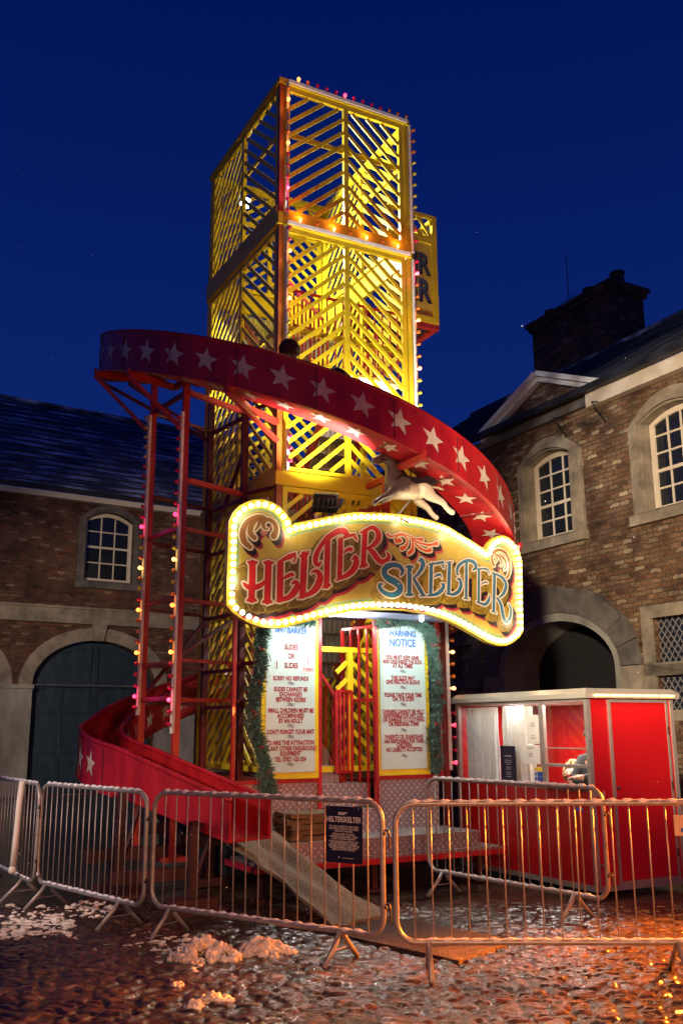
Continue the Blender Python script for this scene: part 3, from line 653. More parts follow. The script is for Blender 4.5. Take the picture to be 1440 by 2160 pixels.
def sweep(prof, s0, s1, ds=.06, name='x', m=RED, parent=None, smooth=True, closed=True):
    """prof(h) -> list of (inward, down from rim); closed section swept along the chute"""
    n = max(2, int((s1-s0)/ds)); v, f = [], []; k = None
    for i in range(n+1):
        p, nn, z, h = station(s0+(s1-s0)*i/n); pr = prof(h); k = len(pr)
        for a, d in pr: q = loc(Vector((p.x, p.y, 0))+nn*a); v.append((q.x, q.y, z-d))
    for i in range(n):
        for j in range(k): a, b_ = i*k, (i+1)*k; j2 = (j+1) % k; f.append((a+j, b_+j, b_+j2, a+j2))
    f += [tuple(range(k)), tuple(n*k+j for j in range(k))[::-1]]
    mb = MB(); mb.add(v, f); return mb.build(name, m, parent, smooth=smooth)
def autosmooth(o, ang=35):
    me = o.data
    try: me.set_sharp_from_angle(angle=radians(ang))
    except Exception: pass
T = .028
CH = thing('x', (0, 0, 0)); bpy.data.objects.remove(CH)
wall_o = sweep(lambda h: [(0, 0), (T, 0), (T, h), (0, h)], 0, SEND, name='outer_wall', parent=None)
SL = sweep(lambda h: [(T, h-.03), (CHW-T, h-.03), (CHW-T, h-.001), (T, h-.001)], 0, SEND, name='slide_floor', parent=HS, smooth=True); autosmooth(SL)
wall_o.parent = HS; wall_o.name = 'slide_outer_wall'; autosmooth(wall_o)
wall_i = sweep(lambda h: [(CHW-T, 0.02), (CHW, 0.02), (CHW, h), (CHW-T, h)], 0, SEND, name='slide_inner_wall', parent=HS); autosmooth(wall_i)
rim = sweep(lambda h: [(T/2+.026*cos(a), -.0+.026*sin(a)-.01) for a in np.linspace(0, 2*pi, 7)[:-1]], 0, SEND, name='rolled_rim', parent=wall_o)
rim2 = sweep(lambda h: [(CHW-T/2+.024*cos(a), .01+.024*sin(a)) for a in np.linspace(0, 2*pi, 7)[:-1]], 0, SEND, name='rolled_rim', parent=wall_i)
sl = sweep(lambda h: [(-.012, h-.0), (.05, h-.0), (.05, h+.03), (-.012, h+.03)], 0, SEND-1.9, name='bottom_flange', parent=SL); autosmooth(sl)
s_ = 0
# section joints: thin ribs across wall and floor
k_ = .42
while k_ < SEND-1.95:
    p, nn, z, h = station(k_); p2, _, z2, _ = station(k_+.012)
    def Q(a, d, pp=p, zz=z): q = loc(Vector((pp.x, pp.y, 0))+nn*a); return (q.x, q.y, zz-d)
    vs = [Q(-.008, .03), Q(-.008, h), Q(CHW, h+.018), Q(CHW, h-.0), Q(0.0, h-.0), Q(0.0, .03)]
    vs2 = [Q(-.008, .03, p2, z2), Q(-.008, h+.018, p2, z2), Q(CHW, h+.018, p2, z2), Q(CHW, h, p2, z2), Q(0, h, p2, z2), Q(0, .03, p2, z2)]
    vs[1] = Q(-.008, h+.018)
    joint = MB(); joint.add(vs+vs2, [(0, 1, 4, 5), (1, 2, 3, 4), (6, 11, 10, 7), (7, 10, 9, 8), (0, 6, 7, 1), (1, 7, 8, 2)]); joint.build('section_joint', DRED, SL)
    for dd in (.07, .2, .33, .42):
        q = Q(-.009, dd); joint = MB(); joint.sphere(q, .009, 6, 4); joint.build('bolt', DRED, wall_o, smooth=True)
    k_ += .845
def star(mapf, r, rot=0, ri=.42):
    mb = MB(); v = [mapf(0, 0)]; 
    for i in range(10):
        a = rot+pi/2+2*pi*i/10; rr = r*(1 if i % 2 == 0 else ri); v.append(mapf(rr*cos(a), rr*sin(a)))
    return mb.add(v, [(0, 1+i, 1+(i+1) % 10) for i in range(10)])
def on_wall(sc, inner=False, drop=.5):
    def f(u, w_):
        p, nn, z, h = station(sc+u); a = (CHW+.005) if inner else -.006; q = loc(Vector((p.x, p.y, 0))+nn*a); return (q.x, q.y, z-h*drop+w_)
    return f
def on_floor(sc):
    def f(u, w_):
        p, nn, z, h = station(sc+u); q = loc(Vector((p.x, p.y, 0))+nn*(CHW*.5+w_)); return (q.x, q.y, z-h-.006)
    return f
sth = radians(276.3)-9.02*radians(1)*14
while sth < radians(574):
    sc = (sth-TH0)*RO_
    if sc > .3:
        dg = math.degrees(sth)
        star(on_wall(sc, drop=.52), .148, rot=.12*((int(dg) % 3)-1)).build('star', STARP, wall_o)
        if dg < 395: star(on_floor(sc), .135, rot=-.6+.1*(int(dg) % 4), ri=.4).build('star', STARP, SL)
        if 430 < dg < 575: star(on_wall(sc, True, .5), .13).build('star', STARP, wall_i)
    sth += radians(9.02)

# ------------------------------------------------------------------ steel supports of the slide
P2 = loc(Vector((-1.765, 10.2, 0))); P1 = loc(Vector((-2.28, 10.9, 0))); dv = loc(Vector((-1.765+.60, 10.2+.727, 0)))-P2
P3, P4 = P2+dv, P1+dv
zf = lambda th: zr(th)-HT-.05
tops = {}
for p, zt in ((P1, 5.72), (P2, 5.45), (P3, 5.55), (P4, 5.8)):
    w = MB(); w.box(p.x-.035, p.x+.035, p.y-.035, p.y+.035, .32, zt); w.box(p.x-.14, p.x+.14, p.y-.14, p.y+.14, .28, .32); w.build('support_post', STEELRED if p in (P1, P2) else DRED, HS)
for z in (1.92, 2.3, 3.0, 3.78, 5.35):
    w = MB(); w.beam((P1.x, P1.y, z), (P2.x, P2.y, z), .045, .045); w.build('cross_rail', DRED, HS)
for z in (1.9, 2.32, 2.97, 3.76, 4.32, 5.36):
    w = MB(); w.beam((P2.x, P2.y, z), (P3.x, P3.y, z), .05, .06 if z > 4 else .04); w.build('cross_rail', STEELRED, HS)
    w = MB(); w.beam((P1.x, P1.y, z-.02), (P4.x, P4.y, z-.02), .04, .04); w.beam((P3.x, P3.y, z-.06), (P4.x, P4.y, z-.06), .04, .04); w.beam((P3.x, P3.y, z), (0, .1 if z < 4 else .04, z), .04, .04); w.build('cross_rail', DRED, HS)
for p_, q_ in (((P1.x, P1.y, 1.95), (P4.x, P4.y, 2.9)), ((P4.x, P4.y, 3.7), (P3.x, P3.y, 4.9)), ((P2.x, P2.y, 2.35), (P3.x, P3.y, 2.9))): w = MB(); w.beam(p_, q_, .035, .035); w.build('diagonal_brace', DRED, HS)
def arm(th, base, zb, m=STEELRED, inner=False):
    """cantilever arm under the chute with a strut back to a post"""
    o_, n_, z, h = station((th-TH0)*RO_); z = z-h-.075
    a = loc(o_-n_*.06); b_ = loc(o_+n_*(CHW+.1)); w = MB()
    bs_ = Vector((base[0], base[1], z)); w.beam((a.x, a.y, z), (b_.x, b_.y, z), .06, .07)
    if not inner: w.beam((b_.x, b_.y, z+.0), bs_, .05, .065)
    s_ = b_ if inner else a
    w.beam((s_.x, s_.y, z-.03), (base[0], base[1], zb), .045, .045)
    w.beam((a.x, a.y, z), (a.x, a.y, z+.07), .045, .03)
    w.build('slide_bracket', m, HS)
arm(radians(203), (P1.x, P1.y), 5.05); arm(radians(226), (P2.x, P2.y), 4.88); arm(radians(255), (0, 0), 4.85)
arm(radians(182), (P4.x, P4.y), 5.2, DRED); arm(radians(300), (1.2, -.42), 4.15, inner=True); arm(radians(160), (0, TD), 5.6, DRED)
RPX, RPY = 2.24, .05
arm(radians(345), (TW+.05, .9), 2.9, RED); arm(radians(380), (TW, TD), 1.9, DRED)
w = MB(); w.box(RPX-.04, RPX+.04, RPY-.04, RPY+.04, .4, 3.9); w.build('support_post', DRED, HS)
w = MB(); w.beam((RPX, RPY, 3.86), (TW, 0, 3.86), .05, .05); w.beam((RPX, RPY, 2.25), (TW, 0, 2.25), .04, .04); w.beam((RPX, RPY, 3.0), (2.9, .8, 3.7), .04, .04); w.build('cross_rail', RED, HS)
# posts behind the name board
w = MB(); w.box(1.13, 1.2, -.5, -.43, 2.9, 4.45); w.beam((1.165, -.465, 4.43), (1.165, 0, 4.43), .06, .06); w.beam((1.165, -.465, 4.1), (.82, -.465, 4.0), .05, .05); w.box(.80, .85, -.49, -.44, 3.2, 4.03); w.beam((1.17, -.47, 3.0), (1.45, 0, 4.2), .05, .05); w.build('name_board_post', STEELRED, HS)
w = MB(); w.box(.22, .27, -.5, -.45, 2.9, 3.9); w.beam((.245, -.475, 3.88), (.245, 0, 3.88), .05, .05); w.build('name_board_post', DRED, HS)
CHAS = mat('dark_red_chassis', (.055, .007, .006), .6, var=.5)  # red steel darkened to put the underside's shade into the colour
# jacks and lower legs of the chute
for (wx, wy, zt) in ((-1.35, 8.95, .78), (-2.2, 9.75, 1.0)):
    q = loc(Vector((wx, wy, 0))); w = MB(); w.box(q.x-.035, q.x+.035, q.y-.035, q.y+.035, .12, zt); w.box(q.x-.2, q.x+.2, q.y-.12, q.y+.12, .05, .13); w.box(q.x-.27, q.x+.27, q.y-.16, q.y+.16, .0, .05); w.beam((q.x, q.y, .2), (q.x+.3, q.y+.3, zt-.1), .03, .03); w.build('slide_jack', CHAS, HS)
# trailer bed
w = MB(); w.box(-.62, 1.93, .20, 2.6, .93, 1.03); w.build('trailer_bed', DRED, HS)
w = MB()
w.box(-.55, -.43, -.15, 2.5, .5, .92); w.box(1.6, 1.72, -.15, 2.5, .5, .92); w.box(-.9, 1.9, .3, .42, .38, .5); w.box(-.9, 1.9, 1.8, 1.92, .38, .5)
for x in (-1.6, -.6, .5, 1.7): w.box(x-.05, x+.05, .3, .4, .08, .38); w.box(x-.18, x+.18, .2, .5, 0, .08)
w.box(-1.9, -.9, .3, .42, .3, .42); w.box(-1.95, -1.2, -.9, -.78, .26, .36); w.build('chassis', CHAS, HS)
w = MB(); w.box(-.5, 1.6, .1, 2.4, .1, .9); w.build('under_bed_block', VOID, HS)  # near-black block standing for the dark under the trailer bed
# tread-plate skirts, platform and lower steps
for x0, x1 in ((-.6, .36), (1.09, 1.90)):
    w = MB(); w.box(x0, x1, -.30, -.27, .5, 1.035); w.build('tread_plate_skirt', CHK, HS)
    w = MB(); w.box(x0, x1, -.31, -.26, 1.036, 1.075); w.build('skirt_edge', RED, HS)
w = MB(); w.box(-.55, 1.96, -.96, -.26, .49, .515); pf = w.build('platform_top', CHKT, HS)
w = MB(); w.box(-.55, 1.95, -.95, -.93, .355, .489); w.box(1.93, 1.95, -.929, -.27, .355, .489); w.build('platform_riser', CHK, HS)
w = MB(); w.box(-.62, 2.22, -1.0, -.3, .325, .352); w.build('lower_ledge', CHKT, HS)
w = MB(); w.box(-.66, 2.25, -1.03, -.25, .27, .322); w.build('ledge_frame', RED, HS)
for x in (-.5, .7, 2.0): w = MB(); w.box(x-.03, x+.03, -.9, -.84, 0, .27); w.box(x-.1, x+.1, -.97, -.77, 0, .03); w.build('ledge_leg', CHAS, HS)
for i, (z, y) in enumerate(((.75, -.46), (1.0, -.22))):
    w = MB(); w.box(.40, 1.05, y, y+.26 if i == 0 else .2, z-.03, z); w.build('lower_step', CHKT, HS)
    w = MB(); w.box(.40, 1.05, y+.002, y+.02, z-.24, z-.031); w.build('step_riser', CHK, HS)
# facade posts, notice boards
for x in (.375, 1.075, -.62, 1.93): w = MB(); w.box(x-.018, x+.018, -.335, -.29, .52 if 0 < x < 1.5 else 1.0, 3.05); w.build('facade_post', RED, HS)
def notice(x0, x1, z0, z1, title, blocks, extra=None):
    w = MB(); w.box(x0-.045, x1+.045, -.33, -.30, z0-.06, z1+.02); fr = w.build('notice_board', YEL, HS)
    w = MB(); n_ = 26; sc = [(x0+(x1-x0)*i/n_, z0+.012*(i % 2)) for i in range(n_+1)] + [(x1-.010*(i % 2), z0+(z1-z0)*i/60) for i in range(1, 60)] + [(x1-(x1-x0)*i/n_, z1-.012*(i % 2)) for i in range(n_+1)] + [(x0+.010*(i % 2), z1-(z1-z0)*i/60) for i in range(1, 60)]
    w.prism(sc, -.336, -.331); w.build('panel', BOARD, fr)
    cx_, wid = (x0+x1)/2, (x1-x0)
    for off, m_, bl in ((.006, TXG, .004), (0, TXB, .0012)):
        w = MB()
        for t_, zz, sz in title: text(w, t_, sz, lambda x, y: (cx_+x+off, -.3385-(.0015 if m_ is TXB else 0), zz+y-off), .8, bold=bl)
        w.build('title_lettering', m_, fr)
    w = MB(); f2 = MB()
    for t_, zz, sz in blocks:
        if t_ == '~':
            pts = cat([(cx_-.045, zz-.002, .001), (cx_-.02, zz+.008, .006), (cx_+.005, zz-.0, .007), (cx_+.03, zz-.006, .004), (cx_+.045, zz+.006, .001)], 4)
            for dz in (0, .017): f2.add([(p[0], -.339, p[1]+dz+s_*p[2]) for p in pts for s_ in (-1, 1)], [(2*i, 2*i+1, 2*i+3, 2*i+2) for i in range(len(pts)-1)])
        else:
            text(w, t_, sz, lambda x, y: (cx_+x, -.339, zz+y), .68, bold=.0026, space=1.02)
    if extra:
        for t_, xx, zz, sz in extra: text(w, t_, sz, lambda x, y: (xx+x, -.3405, zz+y), .66, bold=.002)
    w.build('lettering', TXR, fr); f2.build('flourish', TXG, fr); return fr
g = lambda v, b_=-.34: tb(600, v, b_).z
def lines(spec, u=608):
    out = []
    for t_, v, sz in spec: out.append((t_, tb(u, v, -.34).z, sz*1.06))
    return out
nb = notice(-.27, .315, 1.14, 2.97, [('MW BARKER', tb(608, 1335, -.34).z, .085), ('STEEL', tb(608, 1319, -.34).z, .07)][:1], lines([
    ('SLIDES', 1370, .075), ('OR', 1389, .075), ('SLIDES', 1409, .075), ('SORRY NO REFUNDS', 1435, .06), ('~', 1443, 0),
    ('SLIDES CANNOT BE', 1458, .06), ('EXCHANGED', 1469, .06), ('BETWEEN RIDERS', 1480, .06), ('~', 1488, 0), ('SMALL CHILDREN MUST BE', 1503, .06), ('ACCOMPANIED', 1514, .06), ('BY AN ADULT', 1525, .06), ('~', 1533, 0),
    ("DON'T FORGET YOUR MAT", 1548, .06), ('~', 1556, 0), ('TO HIRE THIS ATTRACTION', 1571, .06), ('OR ANY OTHER FAIRGROUND', 1583, .06), ('EQUIPMENT', 1594, .06), ('TEL: 07821 635 024', 1606, .06), ('~', 1614, 0)]),
    [('1', -.145, tb(580, 1411, -.34).z, .12), ('1', .225, tb(640, 1402, -.34).z, .11), ('TOKEN', .225, tb(640, 1416, -.34).z, .055)])
w = MB(); w.box(.15, .30, -.3395, -.337, tb(640, 1419, -.34).z, tb(640, 1390, -.34).z); w.build('price_card', PAPER, nb)
notice(1.12, 1.735, 1.14, 2.97, [('WARNING', tb(850, 1342, -.34).z, .095), ('NOTICE', tb(850, 1363, -.34).z, .12)], lines([
    ('YOU MUST KEEP ARMS', 1391, .06), ('AND LEGS INSIDE THE SLIDE', 1400, .056), ('AT ALL TIMES', 1409, .06), ('~', 1418, 0), ('THIS SLIDE MAY', 1434, .06), ('GIVE FRICTION BURNS', 1443, .06), ('~', 1452, 0),
    ('PLEASE TAKE YOUR TIME', 1470, .06), ('ON THE STEPS', 1479, .06), ('~', 1488, 0), ('OWNERS CANNOT BE HELD', 1505, .058), ('RESPONSIBLE FOR ANY LOSS', 1513, .055), ('OR DAMAGE TO CLOTHING', 1522, .058), ('OR PERSONAL ITEMS', 1531, .058), ('~', 1542, 0),
    ('PARENTS OR GUARDIANS', 1558, .058), ('ARE RESPONSIBLE FOR THEIR', 1567, .054), ('CHILDREN', 1576, .058), ('NO LIABILITY ACCEPTED', 1585, .058), ('~', 1596, 0)], 850))
# railings in the doorway
def rail_panel(name, p, q, z0, z1, n, m=RED, mid=None):
    w = MB(); p, q = Vector(p), Vector(q)
    for z in (z0, z1) + ((mid,) if mid else ()): w.beam((p.x, p.y, z), (q.x, q.y, z), .03, .03)
    for i in range(n): t_ = i/(n-1); c = p.lerp(q, t_); w.beam((c.x, c.y, z0), (c.x, c.y, z1), .022 if 0 < i < n-1 else .035, .022 if 0 < i < n-1 else .035)
    return w.build(name, m, HS)
rail_panel('gate', (1.055, -.36, 0), (.93, .18, 0), .82, 2.72, 5, mid=1.9)
rail_panel('stair_rail', (.68, -.12, 0), (.93, -.02, 0), 1.12, 2.0, 5)

# ------------------------------------------------------------------ light strips with coloured bulbs
BM = {}
for nm, c, c2, st in (('pink', (.5, .01, .06), (1, .012, .055), 3.5), ('amber', (.55, .16, .02), (1, .20, .02), 3.5), ('yellow', (.5, .42, .03), (1, .48, .09), 3), ('clear', (.4, .28, .15), (1, .36, .08), 3)):
    BM[nm] = mat(nm+'_bulb_glass', c, .15, var=.1, bump=0, coat=.6); BM[nm+'_lit'] = emit(nm+'_bulb_lit', c2, st)
bulb_me = {}
def bulb(parent, p, color, lit, out=(0, -1, 0), r=.024, light=None):
    key = (color, lit, r)
    if key not in bulb_me:
        mb = MB(); mb.tube([(0, 0, 0), (0, 0, .018), (0, 0, .03), (0, 0, .048), (0, 0, .062), (0, 0, .07)], [r*.45, r*.5, r*.9, r*1.05, r*.7, r*.15], 8)
        o = mb.build('bulb', BM[color+('_lit' if lit else '')] if color in ('pink', 'amber', 'yellow', 'clear') else color, None, smooth=True); bulb_me[key] = o.data; bpy.data.objects.remove(o)
    o = bpy.data.objects.new('bulb', bulb_me[key]); COL.objects.link(o); o.parent = parent; o.location = p; o.rotation_euler = Vector(out).to_track_quat('Z', 'Y').to_euler()
    if lit and light:
        c = {'pink': (1, .03, .2), 'amber': (1, .3, .04), 'yellow': (1, .6, .15), 'clear': (1, .6, .3)}[color]
        q = wld(p[0]+out[0]*.13, p[1]+out[1]*.13, p[2]+out[2]*.13); lamp('bulb_light', 'POINT', q, light, c, .03)
    return o
def strip(p, q, outv, start, step, seq, dirv=(0, -1, 0), light=1.2, bar=True, off=.05):
    """white batten from p to q with bulbs; seq = repeating list of (colour, lit)"""
    p, q = Vector(p), Vector(q); L = (q-p).length; d = (q-p)/L; w = MB(); w.beam(p, q, .028, .04, up=outv); st = w.build('light_batten', WHITE, HS)
    s_ = start; i = 0; o_ = Vector(outv)
    while s_ < L-.02:
        c, lit = seq[i % len(seq)]; bulb(st, p+d*s_+o_*.02, c, lit, outv, light=light); s_ += step; i += 1
    return st
grp = lambda c, k, n: [(c, i == k) for i in range(n)]
# front left corner (from the top downward), front right corner
seqL = [('amber', 0), ('amber', 1), ('amber', 0), ('amber', 0), ('amber', 0), ('amber', 1), ('pink', 0), ('pink', 0), ('pink', 0), ('pink', 1), ('pink', 0), ('pink', 0)]
strip((.055, -.075, 9.6), (.055, -.075, 7.75), (-.3, -.95, 0), .12, .155, seqL)
strip((.055, -.075, 7.6), (.055, -.075, 5.45), (.2, -.98, 0), .05, .155, [('pink', 0), ('pink', 0), ('amber', 1), ('amber', 0), ('amber', 0), ('amber', 0), ('amber', 1), ('amber', 0), ('yellow', 0), ('yellow', 0)])
strip((TW+.05, -.06, 9.6), (TW+.05, -.06, 7.7), (.35, -.93, 0), .1, .165, [('amber', 0), ('amber', 0), ('amber', 0), ('yellow', 0), ('yellow', 0), ('yellow', 0), ('yellow', 0), ('yellow', 0), ('yellow', 0), ('pink', 0), ('pink', 0), ('pink', 0)])
strip((TW+.05, -.06, 7.6), (TW+.05, -.06, 5.45), (.35, -.93, 0), .05, .165, [('pink', 0), ('pink', 1), ('amber', 0), ('amber', 0), ('amber', 0), ('amber', 1), ('amber', 0), ('amber', 0), ('amber', 0), ('amber', 1), ('yellow', 0), ('yellow', 0), ('yellow', 0)])
strip((.06, -.075, 9.64), (TW, -.075, 9.64), (0, -.2, 1), .14, .135, [('amber', 1), ('amber', 0), ('pink', 0), ('pink', 0), ('pink', 0), ('pink', 1), ('pink', 0), ('pink', 0), ('pink', 0), ('pink', 0), ('amber', 0), ('amber', 0), ('amber', 0)], light=1.5)
strip((.06, -.075, 7.66), (TW, -.075, 7.66), (0, -.3, 1), .17, .235, [('amber', 1), ('amber', 0), ('amber', 1), ('amber', 0), ('amber', 1), ('amber', 0), ('amber', 1)], light=1.1)
strip((.08, -.075, 5.0), (.08, -.075, 4.5), (.2, -.98, 0), .1, .15, [('pink', 0)])
# slide support posts
seqP = [('clear', 0)]*5 + [('pink', 0)]*5 + [('pink', 0), ('pink', 1), ('amber', 0), ('yellow', 0), ('amber', 0), ('yellow', 1), ('amber', 0), ('yellow', 0), ('pink', 0), ('amber', 1), ('amber', 0), ('clear', 0), ('amber', 0), ('amber', 1), ('pink', 0), ('pink', 0), ('pink', 0), ('pink', 1), ('pink', 0)]
strip((P1.x-.05, P1.y-.04, 5.3), (P1.x-.05, P1.y-.04, 1.75), (-.85, -.5, 0), .05, .122, seqP[:], light=.8)
strip((P2.x-.05, P2.y-.04, 5.1), (P2.x-.05, P2.y-.04, 1.55), (-.85, -.5, 0), .08, .125, [('pink', 0)]*9 + [('pink', 1), ('amber', 0), ('yellow', 0), ('yellow', 0), ('yellow', 1), ('amber', 0), ('yellow', 0), ('amber', 0), ('amber', 1), ('amber', 0), ('amber', 0), ('amber', 0), ('amber', 1), ('pink', 0), ('pink', 0), ('pink', 0), ('pink', 1), ('pink', 0), ('pink', 0)], light=.8)
strip((RPX+.05, RPY-.04, 2.9), (RPX+.05, RPY-.04, 1.1), (.8, -.6, 0), .12, .145, [('amber', 0), ('amber', 0), ('clear', 1), ('amber', 0), ('amber', 0), ('clear', 1), ('pink', 0), ('pink', 0), ('pink', 1), ('pink', 0), ('pink', 0), ('pink', 1)], light=.8)
# ================================================================== name board
SB0, SBK, SBC = -1.0, .06, .9
def bsurf(a): return SB0+SBK*(a-SBC)**2
def onsign(u, v):
    b_ = -.95
    for _ in range(5): q = tb(u, v, b_); b_ = bsurf(q.x)
    return q.x, q.z
OUT = [(608,1119),(603.7,1103),(595,1088.6),(583.7,1076.5),(569,1068.6),(552.5,1063.4),(536,1065),(522,1070),(509.6,1076.8),(499.5,1087.7),(492.6,1101.6),(491.7,1118),(490.8,1165),(489.4,1211),(487.7,1257),(487.4,1273.5),(499,1285.7),(513.4,1295),(526.4,1303),(541,1308.8),(556.8,1312.6),(572.4,1313.4),(588,1314),(602,1311.7),(616.7,1308),(632,1304),(663.6,1296),(709.6,1284.8),(740.8,1279),(771.4,1276),(799.7,1275.6),(827,1276),(854,1277.5),(868,1280),(881.4,1282),(894,1284),(907,1287),(920,1290),(932,1294.6),(953,1303.4),(973.6,1313.7),(992,1324),(1012,1335),(1029.7,1345.4),(1045,1351),(1056,1352.8),(1066,1352),(1074,1348),(1081,1343),(1088.8,1337),(1095,1328),(1094.7,1301),(1094,1274),(1093.9,1249),(1093.6,1235),(1093,1208.6),(1092.6,1183.6),(1089.4,1171),(1084.6,1159),(1077.6,1150),(1070,1143),(1060,1139),(1052,1140),(1043.6,1144),(1036,1151.7),(1031,1162),(1028,1174),(1018.6,1169),(1009,1162),(1000.6,1156),(990.8,1149.6),(981,1144),(971.4,1138.5),(961.7,1133),(952.6,1127),(943,1121),(932.6,1116.5),(920,1112),(907.8,1107.8),(894.6,1105),(881,1101.5),(869,1099.7),(855.7,1098),(841.8,1095.6),(828.6,1094),(814.7,1092.5),(802,1091.8),(789,1091.8),(776,1091.5),(760.7,1090.7),(745.4,1092),(730,1093.8),(714.9,1096.8),(699.6,1099),(684,1102),(669,1104.8),(654.5,1108),(641,1111),(623.6,1114.7)]
BLINE = [np.array(onsign(*p)) for p in OUT]
def offset_loop(P_, d):
    n = len(P_); A = sum(P_[i][0]*P_[(i+1) % n][1]-P_[(i+1) % n][0]*P_[i][1] for i in range(n)); sg = 1 if A > 0 else -1; out = []
    for i in range(n):
        t_ = P_[(i+1) % n]-P_[i-1]; t_ = t_/np.hypot(*t_); out.append(P_[i]+sg*d*np.array([t_[1], -t_[0]]))
    return out
EDGE = offset_loop(BLINE, .042)
# ---- strokes: (zoom origin x, y, scale), points (x, y, radius) in that zoom
ZA, ZB, ZC, ZD = (470, 1040, 5.76), (640, 1080, 6.545), (780, 1080, 7.2), (920, 1110, 7.2)
def stem(x0, y0, x1, y1, r, f=1.55): return [[(x0, y0+14, r), (x1, y1-14, r)], [(x0-r*f, y0, 9), (x0+r*f, y0, 9)], [(x0-r*1.2, y0+14, 14), (x0+r*1.2, y0+14, 14)], [(x1-r*f, y1, 9), (x1+r*f, y1, 9)], [(x1-r*1.2, y1-14, 14), (x1+r*1.2, y1-14, 14)]]
REDS = [(ZA, stem(362, 835, 350, 1310, 38)), (ZA, stem(555, 838, 540, 1330, 38)), (ZA, [[(252, 1092, 12), (290, 1132, 26), (360, 1148, 32), (450, 1125, 28), (530, 1060, 18)]]),
 (ZA, [[(700, 850, 38), (692, 1295, 38)], [(672, 845, 12), (760, 795, 24), (830, 765, 30), (872, 735, 12)], [(884, 720, 7), (872, 820, 12), (840, 835, 5)], [(735, 1040, 10), (790, 1005, 22), (845, 985, 20), (860, 1010, 6)], [(655, 1318, 10), (700, 1300, 24), (800, 1268, 30), (870, 1200, 40), (905, 1125, 34), (880, 1080, 24), (835, 1105, 9)]]),
 (ZA, [[(990, 745, 40), (968, 1245, 38)], [(928, 765, 8), (1050, 705, 8)], [(950, 775, 12), (1040, 735, 12)], [(915, 1278, 8), (970, 1255, 22), (1080, 1208, 32), (1150, 1130, 42), (1182, 1030, 40), (1155, 960, 30), (1100, 950, 14), (1070, 980, 5)]]),
 (ZB, [[(335, 350, 40), (318, 1020, 40)], [(262, 1048, 9), (375, 1012, 9)], [(275, 1025, 12), (365, 1000, 12)], [(240, 690, 12), (200, 732, 26), (165, 690, 34), (175, 600, 36), (225, 490, 30), (300, 390, 32), (400, 308, 40), (500, 262, 44), (570, 268, 46), (595, 320, 36), (550, 365, 8)]]),
 (ZB, [[(512, 390, 36), (498, 900, 36)], [(475, 385, 9), (545, 355, 9)], [(560, 345, 12), (640, 325, 22), (700, 310, 16)], [(712, 300, 8), (735, 385, 9), (700, 345, 14)], [(555, 560, 9), (615, 515, 24), (665, 510, 22), (650, 545, 6)], [(450, 945, 9), (510, 912, 22), (600, 872, 32), (690, 790, 42), (730, 690, 42), (715, 620, 28), (672, 655, 10)]]),
 (ZB, [[(848, 275, 40), (825, 735, 38)], [(775, 765, 9), (885, 740, 9)], [(785, 745, 12), (880, 720, 12)], [(785, 285, 12), (880, 238, 22), (960, 215, 30), (1025, 275, 42), (1030, 370, 42), (965, 455, 30), (890, 492, 14)], [(890, 500, 22), (960, 560, 42), (1015, 640, 42), (1085, 690, 38), (1155, 660, 32), (1178, 600, 26), (1150, 560, 12)]])]
BLUES = [(ZC, [[(465, 960, 14), (495, 900, 32), (450, 825, 38), (350, 802, 38), (245, 842, 46), (215, 930, 46), (270, 1005, 52), (380, 1062, 58), (455, 1135, 56), (435, 1218, 48), (330, 1262, 40), (220, 1225, 36), (150, 1150, 32), (150, 1100, 22), (205, 1095, 8)]]),
 (ZC, stem(600, 825, 598, 1262, 38)), (ZC, [[(655, 1008, 12), (730, 940, 24), (785, 860, 34), (805, 780, 42), (775, 722, 32), (735, 755, 8)], [(665, 1015, 24), (725, 1120, 34), (790, 1230, 32), (815, 1265, 22)], [(755, 1275, 9), (845, 1268, 9)]]),
 (ZC, [[(930, 800, 32), (920, 1250, 32)], [(888, 795, 9), (1000, 780, 18), (1085, 765, 18), (1112, 745, 8)], [(1112, 750, 9), (1120, 850, 9), (1090, 800, 14)], [(975, 990, 9), (1020, 958, 20), (1072, 955, 16), (1090, 1010, 5)], [(870, 1272, 9), (940, 1262, 20), (1020, 1240, 28), (1090, 1182, 32), (1118, 1110, 28), (1078, 1092, 8)]]),
 (ZC, [[(1205, 780, 32), (1192, 1215, 32)], [(1140, 770, 8), (1250, 752, 8)], [(1165, 1240, 14), (1270, 1250, 24), (1345, 1200, 32), (1380, 1110, 32), (1362, 1025, 26), (1318, 1020, 8)]]),
 (ZD, [[(455, 545, 28), (450, 1080, 28)], [(405, 1095, 8), (500, 1105, 8)], [(345, 735, 8), (312, 715, 20), (325, 620, 26), (395, 550, 24), (480, 520, 26), (570, 550, 32), (600, 620, 32), (545, 672, 9)]]),
 (ZD, [[(645, 660, 26), (640, 1140, 26)], [(610, 650, 8), (720, 645, 16), (785, 670, 16), (800, 730, 6)], [(680, 880, 8), (735, 850, 14), (775, 855, 10)], [(605, 1150, 8), (670, 1170, 18), (740, 1185, 26), (795, 1120, 28), (800, 1050, 12)]]),
 (ZD, [[(880, 730, 32), (868, 1285, 30)], [(830, 700, 8), (930, 745, 8)], [(825, 1290, 8), (915, 1320, 8)], [(850, 720, 9), (930, 740, 20), (1015, 800, 30), (1055, 900, 36), (1020, 1015, 30), (950, 1085, 12)], [(915, 1085, 18), (975, 1180, 32), (1000, 1300, 36), (1030, 1420, 34), (1080, 1450, 28), (1122, 1370, 28), (1128, 1250, 22), (1090, 1180, 10)]])]
